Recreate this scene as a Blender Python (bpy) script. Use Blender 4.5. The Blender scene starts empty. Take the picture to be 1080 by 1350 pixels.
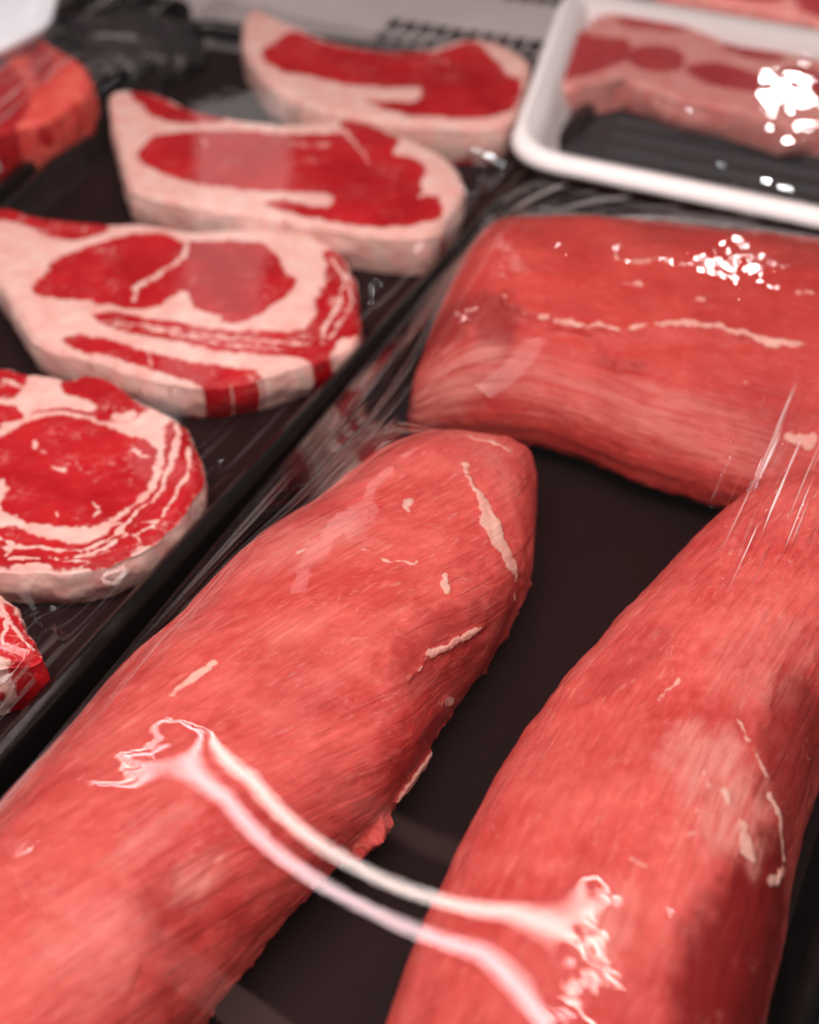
import bpy, math, random
import numpy as np
from mathutils import Vector, Matrix

random.seed(4)
rng = np.random.default_rng(7)
C = bpy.context.scene.collection
sc = bpy.context.scene

# ------------------------------------------------------------------ camera
IW, IH = 1080.0, 1350.0
PITCH = math.radians(42.0)
DIST = 0.55
HALF = math.radians(20.0)
FPX = (IH / 2) / math.tan(HALF)
CAM = np.array([0.0, -DIST * math.cos(PITCH), DIST * math.sin(PITCH)])
FW = np.array([0.0, math.cos(PITCH), -math.sin(PITCH)])
RT = np.array([1.0, 0.0, 0.0])
UP = np.array([0.0, math.sin(PITCH), math.cos(PITCH)])

def ray(px, py):
    d = FW + RT * ((px - IW / 2) / FPX) + UP * ((IH / 2 - py) / FPX)
    return d / np.linalg.norm(d)

def at(px, py, z=0.0):
    d = ray(px, py)
    return CAM + d * ((z - CAM[2]) / d[2])

def atl(pts, z=0.0):
    return np.array([at(p[0], p[1], z)[:2] for p in pts])

def project(P):
    v = P - CAM
    dep = v @ FW
    return np.stack([IW / 2 + FPX * (v @ RT) / dep, IH / 2 - FPX * (v @ UP) / dep], 1), dep

cam_d = bpy.data.cameras.new('camera')
cam = bpy.data.objects.new('camera', cam_d)
C.objects.link(cam)
cam.location = CAM
cam.rotation_euler = (math.pi / 2 - PITCH, 0, 0)
cam_d.sensor_fit = 'VERTICAL'
cam_d.sensor_height = 36.0
cam_d.sensor_width = 28.8
cam_d.lens = 18.0 / math.tan(HALF)
cam_d.clip_start = 0.01
cam_d.clip_end = 50
cam_d.dof.use_dof = True
cam_d.dof.focus_distance = float((np.append(at(470, 800, 0.05)[:2], 0.05) - CAM) @ FW)
cam_d.dof.aperture_fstop = 6.3
cam_d.dof.aperture_blades = 0
sc.camera = cam

# ------------------------------------------------------------------ noise
def _h(ix, iy, iz, s):
    n = (ix.astype(np.int64) * 374761393 + iy.astype(np.int64) * 668265263 + iz.astype(np.int64) * 2147483647 + s * 1274126177) & 0xFFFFFFFF
    n = ((n ^ (n >> 13)) * 1274126177) & 0xFFFFFFFF
    n = (n ^ (n >> 16)) & 0xFFFFFFFF
    return n.astype(np.float64) / 4294967295.0 * 2 - 1

def vnoise(P, scale=1.0, seed=0):
    """smooth value noise, -1..1"""
    Q = np.asarray(P, float) * scale
    if Q.shape[1] == 2:
        Q = np.concatenate([Q, np.zeros((len(Q), 1))], 1)
    I = np.floor(Q)
    F = Q - I
    F = F * F * F * (F * (F * 6 - 15) + 10)
    ix, iy, iz = I[:, 0], I[:, 1], I[:, 2]
    out = np.zeros(len(Q))
    for dx in (0, 1):
        wx = F[:, 0] if dx else 1 - F[:, 0]
        for dy in (0, 1):
            wy = F[:, 1] if dy else 1 - F[:, 1]
            for dz in (0, 1):
                wz = F[:, 2] if dz else 1 - F[:, 2]
                out += wx * wy * wz * _h(ix + dx, iy + dy, iz + dz, seed)
    return out

def fbm(P, scale, octv=4, seed=0, gain=0.5):
    a, t, out = 1.0, 0.0, 0
    for k in range(octv):
        out = out + a * vnoise(P, scale * 2.03 ** k, seed + k * 17)
        t += a
        a *= gain
    return out / t

def sstep(a, b, x):
    t = np.clip((x - a) / (b - a), 0, 1)
    return t * t * (3 - 2 * t)

# ------------------------------------------------------------------ 2-D helpers
def catmull(pts, n, closed=True):
    P = np.asarray(pts, float)
    m = len(P)
    out = []
    segs = m if closed else m - 1
    for i in range(segs):
        if closed:
            p0, p1, p2, p3 = P[(i - 1) % m], P[i], P[(i + 1) % m], P[(i + 2) % m]
        else:
            p1, p2 = P[i], P[i + 1]
            p0 = P[i - 1] if i > 0 else 2 * p1 - p2
            p3 = P[i + 2] if i + 2 < m else 2 * p2 - p1
        t = np.linspace(0, 1, 24, endpoint=False)[:, None]
        out.append(0.5 * (2 * p1 + (p2 - p0) * t + (2 * p0 - 5 * p1 + 4 * p2 - p3) * t ** 2 + (3 * p1 - p0 - 3 * p2 + p3) * t ** 3))
    out = np.concatenate(out)
    out = np.concatenate([out, out[:1] if closed else P[-1:]])
    L = np.concatenate([[0], np.cumsum(np.linalg.norm(np.diff(out, axis=0), axis=1))])
    s = np.linspace(0, L[-1], n, endpoint=not closed)
    return np.stack([np.interp(s, L, out[:, k]) for k in range(out.shape[1])], 1)

def sdpoly(P, poly):
    """signed distance (negative inside) of 2-D points to a polygon"""
    poly = np.asarray(poly, float)
    d = np.full(len(P), 1e9)
    inside = np.zeros(len(P), bool)
    m = len(poly)
    for i in range(m):
        a, b = poly[i], poly[(i + 1) % m]
        e = b - a
        w = P - a
        t = np.clip((w @ e) / max(e @ e, 1e-18), 0, 1)
        q = w - t[:, None] * e
        d = np.minimum(d, (q * q).sum(1))
        c1 = (a[1] <= P[:, 1]) & (b[1] > P[:, 1])
        c2 = (a[1] > P[:, 1]) & (b[1] <= P[:, 1])
        cr = e[0] * w[:, 1] - e[1] * w[:, 0]
        inside ^= (c1 & (cr > 0)) | (c2 & (cr < 0))
    d = np.sqrt(d)
    return np.where(inside, -d, d)

def dline(P, line, radii):
    """distance to a polyline minus its local radius (any dimension)"""
    line = np.asarray(line, float)
    r = np.interp(np.arange(len(line)), np.linspace(0, len(line) - 1, len(radii)), radii)
    out = np.full(len(P), 1e9)
    for i in range(len(line) - 1):
        a, b = line[i], line[i + 1]
        e = b - a
        w = P - a
        t = np.clip((w @ e) / max(e @ e, 1e-18), 0, 1)
        d = np.linalg.norm(w - t[:, None] * e, axis=1)
        out = np.minimum(out, d - (r[i] + (r[i + 1] - r[i]) * t))
    return out

# ------------------------------------------------------------------ object helpers
def tag(o, label=None, cat=None, group=None, kind=None):
    if label: o['label'] = label
    if cat: o['category'] = cat
    if group: o['group'] = group
    if kind: o['kind'] = kind
    return o

def empty(name, loc, label, cat, group=None):
    o = bpy.data.objects.new(name, None)
    C.objects.link(o)
    o.location = loc
    o.empty_display_size = 0.02
    return tag(o, label, cat, group)

def mesh_obj(name, V, F, mat, parent=None, attrs=None, normals=None, smooth=True):
    me = bpy.data.meshes.new(name)
    V = np.asarray(V, np.float64)
    off = np.array(parent.location) if parent is not None else np.zeros(3)
    # children are stored relative to the Empty at the thing's base
    p = parent
    if parent is not None and parent.parent is not None:
        off = np.array(parent.parent.location) + np.array(parent.location)
    Vl = V - off
    if isinstance(F, np.ndarray):
        k = F.shape[1]
        me.vertices.add(len(Vl))
        me.vertices.foreach_set('co', Vl.astype(np.float32).ravel())
        me.loops.add(F.size)
        me.loops.foreach_set('vertex_index', F.astype(np.int32).ravel())
        me.polygons.add(len(F))
        me.polygons.foreach_set('loop_start', (np.arange(len(F)) * k).astype(np.int32))
        me.polygons.foreach_set('loop_total', np.full(len(F), k, np.int32))
        me.update(calc_edges=True)
    else:
        me.from_pydata([tuple(v) for v in Vl], [], F)
        me.update()
    if smooth:
        me.polygons.foreach_set('use_smooth', np.ones(len(me.polygons), bool))
    for an, av in (attrs or {}).items():
        av = np.asarray(av, np.float32)
        if av.ndim == 1:
            a = me.attributes.new(an, 'FLOAT', 'POINT')
            a.data.foreach_set('value', av)
        else:
            a = me.attributes.new(an, 'FLOAT_VECTOR', 'POINT')
            a.data.foreach_set('vector', av.ravel())
    if normals is not None:
        me.normals_split_custom_set_from_vertices(normals.astype(np.float32))
    me.materials.append(mat)
    o = bpy.data.objects.new(name, me)
    C.objects.link(o)
    o.parent = parent
    return o

def vnormals(V, F):
    a, b, c, d = (V[F[:, k]] for k in range(4))
    n = np.cross(c - a, d - b)
    N = np.zeros_like(V)
    for k in range(4):
        for ax in range(3):
            N[:, ax] += np.bincount(F[:, k], weights=n[:, ax], minlength=len(V))
    return N / np.maximum(np.linalg.norm(N, axis=1), 1e-12)[:, None]

def components(F, cls, nv):
    """labels of edge-connected faces of one class (union by repeated minimum over shared vertices)"""
    lab = np.arange(len(F))
    K = cls.max() + 1
    key = F + (cls[:, None] * nv)
    for _ in range(4000):
        vm = np.full(nv * K, len(F))
        np.minimum.at(vm, key.ravel(), np.repeat(lab, 4))
        new = vm[key].min(1)
        new = np.minimum(new, new[new])
        new = new[new]
        if (new == lab).all():
            break
        lab = new
    return lab

def split_parts(V, F, cls, names, mat, parent, attrs, min_faces=160):
    """one continuous surface divided by what each face is (lean, fat, ...): every class is a part"""
    N = vnormals(V, F)
    cls = cls.copy()
    # islands: big ones become parts of their own, specks stay with what surrounds them
    comp = components(F, cls, len(V))
    ids, first, cnt = np.unique(comp, return_index=True, return_counts=True)
    base = np.bincount(cls).argmax()
    big = cnt >= min_faces
    order = [i for i in np.argsort(-cnt) if big[i]][:90]
    keep = set(order)
    lab = np.full(ids.max() + 1, -1)
    nbase = next(i for i in order if cls[first[i]] == base)
    for i in range(len(ids)):
        lab[ids[i]] = i if i in keep else nbase
    comp = lab[comp]
    for i in order:
        nm = names[cls[first[i]]]
        sel = F[comp == i]
        idx, inv = np.unique(sel.ravel(), return_inverse=True)
        mesh_obj(nm, V[idx], inv.reshape(sel.shape), mat, parent,
                 {a: np.asarray(v)[idx] for a, v in attrs.items()}, N[idx])

def grid_faces(n, m, wrap=False):
    """n rows, m columns, vertex index i*m+j"""
    mm = m if wrap else m - 1
    i, j = np.meshgrid(np.arange(n - 1), np.arange(mm), indexing='ij')
    i, j = i.ravel(), j.ravel()
    j2 = (j + 1) % m
    return np.stack([i * m + j, i * m + j2, (i + 1) * m + j2, (i + 1) * m + j], 1)

# ------------------------------------------------------------------ materials
def new_mat(name):
    m = bpy.data.materials.new(name)
    m.use_nodes = True
    nt = m.node_tree
    nt.nodes.clear()
    out = nt.nodes.new('ShaderNodeOutputMaterial')
    return m, nt, out

def node(nt, typ, **kw):
    n = nt.nodes.new(typ)
    for k, v in kw.items():
        if k.startswith('i_'):
            n.inputs[k[2:].replace('_', ' ')].default_value = v
        else:
            setattr(n, k, v)
    return n

def mixc(nt, fac, a, b, bt='MIX'):
    n = nt.nodes.new('ShaderNodeMix')
    n.data_type = 'RGBA'
    n.blend_type = bt
    for sock, val in ((n.inputs['Factor'], fac), (n.inputs['A'], a), (n.inputs['B'], b)):
        if sock.name == 'A' or sock.name == 'B':
            pass
        if hasattr(val, 'links'):
            nt.links.new(val, sock)
        elif isinstance(val, (tuple, list)):
            pass
        else:
            sock.default_value = val
    # colour sockets are the RGBA ones
    col = [s for s in n.inputs if s.type == 'RGBA']
    for sock, val in zip(col, (a, b)):
        if hasattr(val, 'links'):
            nt.links.new(val, sock)
        else:
            sock.default_value = (*val, 1)
    f = [s for s in n.inputs if s.type == 'VALUE'][0]
    if hasattr(fac, 'links'):
        nt.links.new(fac, f)
    else:
        f.default_value = fac
    return [s for s in n.outputs if s.type == 'RGBA'][0]

def math_n(nt, op, a, b=0.0, clamp=False):
    n = nt.nodes.new('ShaderNodeMath')
    n.operation = op
    n.use_clamp = clamp
    for k, v in enumerate((a, b)):
        if hasattr(v, 'links'):
            nt.links.new(v, n.inputs[k])
        else:
            n.inputs[k].default_value = v
    return n.outputs[0]

def ramp(nt, fac, stops):
    n = nt.nodes.new('ShaderNodeValToRGB')
    cr = n.color_ramp
    while len(cr.elements) < len(stops):
        cr.elements.new(0.5)
    for e, (p, c) in zip(cr.elements, stops):
        e.position = p
        e.color = (c, c, c, 1) if not isinstance(c, tuple) else (*c, 1)
    nt.links.new(fac, n.inputs['Fac'])
    return n.outputs['Color']

def attr(nt, name, out='Fac'):
    n = nt.nodes.new('ShaderNodeAttribute')
    n.attribute_name = name
    return n.outputs[out]

def tex_noise(nt, vec, scale, detail=4, rough=0.55, dist=0.0):
    n = node(nt, 'ShaderNodeTexNoise')
    n.inputs['Scale'].default_value = scale
    n.inputs['Detail'].default_value = detail
    n.inputs['Roughness'].default_value = rough
    n.inputs['Distortion'].default_value = dist
    nt.links.new(vec, n.inputs['Vector'])
    return n.outputs['Fac']

def mapping(nt, vec, scale=(1, 1, 1), rot=(0, 0, 0)):
    n = node(nt, 'ShaderNodeMapping')
    n.inputs['Scale'].default_value = scale
    n.inputs['Rotation'].default_value = rot
    nt.links.new(vec, n.inputs['Vector'])
    return n.outputs['Vector']

def meat_mat(name, lean_a, lean_b, lean_dark, fat_a, fat_b, fibre=1.0, rough=0.42, sss=0.25, marble=0.5, grainy=0.5, fleck=0.35, mottle=0.6):
    m, nt, out = new_mat(name)
    g = attr(nt, 'grain', 'Vector')
    fat = attr(nt, 'fat')
    silver = attr(nt, 'silver')
    tone = attr(nt, 'tone')
    fib = tex_noise(nt, mapping(nt, g, (55, 900, 300)), 1.0, 5, 0.6, 0.6)
    fib2 = tex_noise(nt, mapping(nt, g, (22, 260, 100)), 1.0, 4, 0.55, 0.9)
    blot = tex_noise(nt, g, 28, 4, 0.6)
    blot2 = tex_noise(nt, g, 95, 3, 0.6)
    fine = tex_noise(nt, g, 1500, 3, 0.6)
    lean = mixc(nt, ramp(nt, blot, [(0.38, 0.0), (0.62, 1.0)]), lean_a, lean_b)
    lean = mixc(nt, math_n(nt, 'MULTIPLY', ramp(nt, fib, [(0.42, 0.0), (0.70, 1.0)]), 0.17 * fibre), lean, tuple(min(1, c * 1.25 + 0.05) for c in lean_b))
    lean = mixc(nt, math_n(nt, 'MULTIPLY', ramp(nt, fib2, [(0.28, 1.0), (0.55, 0.0)]), 0.18 * fibre), lean, lean_dark)
    lean = mixc(nt, math_n(nt, 'MULTIPLY', ramp(nt, blot2, [(0.58, 0.0), (0.75, 1.0)]), 0.25), lean, lean_dark)
    mot = tex_noise(nt, mapping(nt, g, (0.55, 1, 1)), 330, 6, 0.68, 0.4)
    lean = mixc(nt, math_n(nt, 'MULTIPLY', ramp(nt, mot, [(0.50, 0.0), (0.64, 1.0)]), 0.42 * mottle), lean, tuple(min(1, c * 1.15 + 0.10) for c in lean_b))
    lean = mixc(nt, math_n(nt, 'MULTIPLY', ramp(nt, mot, [(0.36, 1.0), (0.49, 0.0)]), 0.24 * mottle), lean, lean_dark)
    fl = tex_noise(nt, mapping(nt, g, (130, 720, 200)), 1.0, 3, 0.6, 0.8)
    flg = ramp(nt, tex_noise(nt, g, 75, 3), [(0.42, 0.15), (0.62, 1.0)])
    lean = mixc(nt, math_n(nt, 'MULTIPLY', math_n(nt, 'MULTIPLY', ramp(nt, fl, [(0.595, 0.0), (0.65, 1.0)]), flg), fleck), lean, fat_b)
    dk = tex_noise(nt, mapping(nt, g, (40, 640, 200)), 1.0, 3, 0.55, 0.5)
    lean = mixc(nt, math_n(nt, 'MULTIPLY', ramp(nt, dk, [(0.33, 1.0), (0.43, 0.0)]), 0.20 * fibre), lean, tuple(c * 0.75 for c in lean_dark))
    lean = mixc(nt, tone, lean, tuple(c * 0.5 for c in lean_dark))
    # thin marbling threads
    mv = tex_noise(nt, mapping(nt, g, (70, 150, 100)), 1.0, 3, 0.5, 1.4)
    thr = ramp(nt, mv, [(0.485, 0.0), (0.5, 1.0), (0.515, 0.0)])
    gate = ramp(nt, tex_noise(nt, g, 60, 2), [(0.5, 0.0), (0.68, 1.0)])
    lean = mixc(nt, math_n(nt, 'MULTIPLY', math_n(nt, 'MULTIPLY', thr, gate), marble), lean, fat_b)
    silv = mixc(nt, math_n(nt, 'MULTIPLY', silver, math_n(nt, 'ADD', math_n(nt, 'MULTIPLY', ramp(nt, fib2, [(0.36, 0.0), (0.62, 1.0)]), 0.6), math_n(nt, 'MULTIPLY', ramp(nt, fib, [(0.42, 0.0), (0.6, 1.0)]), 0.4))), lean, tuple(0.5 * a + 0.5 * b for a, b in zip(fat_a, lean_b)))
    fc = mixc(nt, ramp(nt, blot2, [(0.35, 0.0), (0.65, 1.0)]), fat_a, fat_b)
    fn = math_n(nt, 'ADD', fat, math_n(nt, 'MULTIPLY', math_n(nt, 'SUBTRACT', tex_noise(nt, g, 420, 4, 0.6), 0.5), 0.55))
    fmask = ramp(nt, fn, [(0.30, 0.0), (0.50, 0.7), (0.75, 1.0)])
    col = mixc(nt, fmask, silv, fc)
    # bump
    h = math_n(nt, 'ADD', math_n(nt, 'MULTIPLY', fib, 0.36 * fibre), math_n(nt, 'MULTIPLY', fib2, 0.4 * fibre))
    h = math_n(nt, 'ADD', h, math_n(nt, 'MULTIPLY', mot, 0.55))
    h = math_n(nt, 'ADD', h, math_n(nt, 'MULTIPLY', fine, grainy * 0.35))
    h = math_n(nt, 'ADD', h, math_n(nt, 'MULTIPLY', ramp(nt, dk, [(0.36, 0.0), (0.46, 1.0)]), 0.35 * fibre))
    h = math_n(nt, 'ADD', h, math_n(nt, 'MULTIPLY', blot2, 0.5))
    h = math_n(nt, 'ADD', h, math_n(nt, 'MULTIPLY', fmask, 0.25))
    b = node(nt, 'ShaderNodeBump')
    b.inputs['Strength'].default_value = 0.55
    b.inputs['Distance'].default_value = 0.0009
    nt.links.new(h, b.inputs['Height'])
    p = node(nt, 'ShaderNodeBsdfPrincipled')
    nt.links.new(col, p.inputs['Base Color'])
    nt.links.new(b.outputs['Normal'], p.inputs['Normal'])
    p.inputs['Roughness'].default_value = rough
    p.inputs['Specular IOR Level'].default_value = 0.22
    p.inputs['Subsurface Weight'].default_value = sss
    p.inputs['Subsurface Radius'].default_value = (1.0, 0.28, 0.22)
    p.inputs['Subsurface Scale'].default_value = 0.0010
    nt.links.new(p.outputs[0], out.inputs[0])
    return m

def simple_mat(name, col, rough=0.5, bump=0.0, bscale=300, spec=0.5, col2=None, cscale=20, stretch=(1, 1, 1), coat=0.0):
    m, nt, out = new_mat(name)
    tc = node(nt, 'ShaderNodeTexCoord').outputs['Object']
    v = mapping(nt, tc, stretch)
    p = node(nt, 'ShaderNodeBsdfPrincipled')
    if col2 is not None:
        c = mixc(nt, ramp(nt, tex_noise(nt, v, cscale, 5, 0.6), [(0.3, 0.0), (0.7, 1.0)]), col, col2)
        nt.links.new(c, p.inputs['Base Color'])
    else:
        p.inputs['Base Color'].default_value = (*col, 1)
    rn = ramp(nt, tex_noise(nt, v, cscale * 2.3, 4), [(0.3, max(0.02, rough - 0.08)), (0.7, min(1, rough + 0.1))])
    nt.links.new(rn, p.inputs['Roughness'])
    p.inputs['Specular IOR Level'].default_value = spec
    p.inputs['Coat Weight'].default_value = coat
    if bump > 0:
        b = node(nt, 'ShaderNodeBump')
        b.inputs['Strength'].default_value = bump
        b.inputs['Distance'].default_value = 0.0006
        nt.links.new(tex_noise(nt, v, bscale, 4, 0.6), b.inputs['Height'])
        nt.links.new(b.outputs[0], p.inputs['Normal'])
    nt.links.new(p.outputs[0], out.inputs[0])
    return m

def film_mat(name, strength=1.0, rough=0.03, crease=1.0, base_bump=0.08):
    """clear stretch film: passes light straight through, mirrors a little of it (both faces of the sheet)"""
    m, nt, out = new_mat(name)
    tr = node(nt, 'ShaderNodeBsdfTransparent')
    tr.inputs['Color'].default_value = (0.985, 0.98, 0.98, 1)
    gl = node(nt, 'ShaderNodeBsdfGlossy')
    gl.inputs['Roughness'].default_value = rough
    gl.inputs['Color'].default_value = (1, 1, 1, 1)
    cu = attr(nt, 'crease_uv', 'Vector')
    ca = attr(nt, 'crease')
    n1 = tex_noise(nt, mapping(nt, cu, (7, 640, 1)), 1.0, 3, 0.6, 0.3)
    n2 = tex_noise(nt, mapping(nt, cu, (5, 170, 1)), 1.0, 2, 0.5, 0.2)
    l1 = ramp(nt, n1, [(0.55, 0.0), (0.62, 1.0), (0.70, 0.1)])
    l2 = ramp(nt, n2, [(0.50, 0.0), (0.60, 1.0), (0.72, 0.0)])
    lines = math_n(nt, 'ADD', math_n(nt, 'MULTIPLY', l1, 0.05), math_n(nt, 'MULTIPLY', l2, 0.10))
    lines = math_n(nt, 'MULTIPLY', lines, math_n(nt, 'MULTIPLY', ca, crease))
    soft = tex_noise(nt, attr(nt, 'film_co', 'Vector'), 60, 2, 0.5)
    wr = tex_noise(nt, attr(nt, 'film_co', 'Vector'), 130, 1.5, 0.5, 0.5)
    soft = math_n(nt, 'ADD', math_n(nt, 'MULTIPLY', soft, base_bump), math_n(nt, 'MULTIPLY', wr, math_n(nt, 'MULTIPLY', attr(nt, 'wrinkle'), 0.09)))
    h = math_n(nt, 'ADD', lines, soft)
    b = node(nt, 'ShaderNodeBump')
    b.inputs['Strength'].default_value = 1.0
    b.inputs['Distance'].default_value = 0.004
    nt.links.new(h, b.inputs['Height'])
    nt.links.new(b.outputs[0], gl.inputs['Normal'])
    fr = node(nt, 'ShaderNodeFresnel')
    fr.inputs['IOR'].default_value = 1.5
    nt.links.new(b.outputs[0], fr.inputs['Normal'])
    f = math_n(nt, 'MINIMUM', math_n(nt, 'MULTIPLY', fr.outputs[0], 1.75 * strength, True), 0.32)
    mx = node(nt, 'ShaderNodeMixShader')
    nt.links.new(f, mx.inputs[0])
    nt.links.new(tr.outputs[0], mx.inputs[1])
    nt.links.new(gl.outputs[0], mx.inputs[2])
    # lamp glints on the sharpest pulls, painted in as white diffuse streaks
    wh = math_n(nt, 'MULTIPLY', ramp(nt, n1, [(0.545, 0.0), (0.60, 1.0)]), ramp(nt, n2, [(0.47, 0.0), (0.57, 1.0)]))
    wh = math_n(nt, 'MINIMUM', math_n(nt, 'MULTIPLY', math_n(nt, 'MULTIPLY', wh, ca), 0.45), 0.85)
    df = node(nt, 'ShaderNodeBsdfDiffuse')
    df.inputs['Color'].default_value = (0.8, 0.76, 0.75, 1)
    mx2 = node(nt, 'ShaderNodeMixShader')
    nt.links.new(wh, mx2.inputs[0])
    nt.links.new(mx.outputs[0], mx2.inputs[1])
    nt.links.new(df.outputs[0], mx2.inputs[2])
    nt.links.new(mx2.outputs[0], out.inputs[0])
    return m

M_STEAK = meat_mat('ribeye_meat', (0.43, 0.003, 0.008), (0.59, 0.014, 0.021), (0.38, 0.003, 0.007),
                   (0.95, 0.66, 0.59), (0.91, 0.48, 0.43), fibre=0.4, rough=0.40, sss=0.25, marble=0.9, fleck=0.10, mottle=0.15)
M_LOIN = meat_mat('loin_meat', (0.62, 0.066, 0.058), (0.78, 0.140, 0.118), (0.43, 0.019, 0.021),
                  (0.88, 0.55, 0.46), (0.86, 0.44, 0.36), fibre=0.9, rough=0.34, sss=0.25, marble=0.4)
M_ROAST = meat_mat('roast_meat', (0.54, 0.042, 0.036), (0.64, 0.078, 0.062), (0.38, 0.016, 0.017),
                   (0.86, 0.50, 0.42), (0.80, 0.36, 0.30), fibre=0.7, rough=0.38, sss=0.3, marble=0.3, fleck=0.15, mottle=0.35)
M_CHOP = meat_mat('chop_meat', (0.42, 0.016, 0.028), (0.54, 0.045, 0.05), (0.30, 0.010, 0.018),
                  (0.84, 0.40, 0.36), (0.78, 0.25, 0.23), fibre=0.4, rough=0.4, sss=0.25, marble=0.4)
M_TRAY = simple_mat('dark_tray_plastic', (0.0125, 0.0050, 0.0052), 0.42, 0.25, 900, 0.12, (0.020, 0.0088, 0.0090), 11)
M_RIM = simple_mat('glossy_black_plastic', (0.006, 0.005, 0.005), 0.16, 0.05, 120, 0.5, (0.009, 0.007, 0.007), 30)
M_COUNTER = simple_mat('black_counter', (0.006, 0.005, 0.005), 0.4, 0.1, 300, 0.4)
M_FOAM = simple_mat('white_foam', (0.88, 0.86, 0.86), 0.45, 0.2, 700, 0.4, (0.92, 0.90, 0.90), 40)
M_PAD = simple_mat('dark_foam_base', (0.030, 0.030, 0.034), 0.5, 0.15, 500, 0.4, (0.045, 0.044, 0.048), 30)
M_STEEL = simple_mat('grey_painted_metal', (0.40, 0.36, 0.36), 0.45, 0.1, 200, 0.5, (0.46, 0.42, 0.42), 12)
M_VOID = simple_mat('dark_duct', (0.006, 0.005, 0.005), 0.8)
M_BAG = simple_mat('black_bag_plastic', (0.022, 0.019, 0.020), 0.38, 0.2, 60, 0.5, (0.034, 0.028, 0.03), 25)
M_WHITE = simple_mat('white_plastic', (0.86, 0.90, 0.95), 0.35, 0.3, 60, 0.5, (0.70, 0.76, 0.82), 15)
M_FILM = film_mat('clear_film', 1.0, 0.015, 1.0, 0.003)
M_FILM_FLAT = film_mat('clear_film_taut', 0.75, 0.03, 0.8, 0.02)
M_FILM_WRINKLED = film_mat('clear_film_wrinkled', 0.6, 0.03, 0.6, 0.018)

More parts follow.
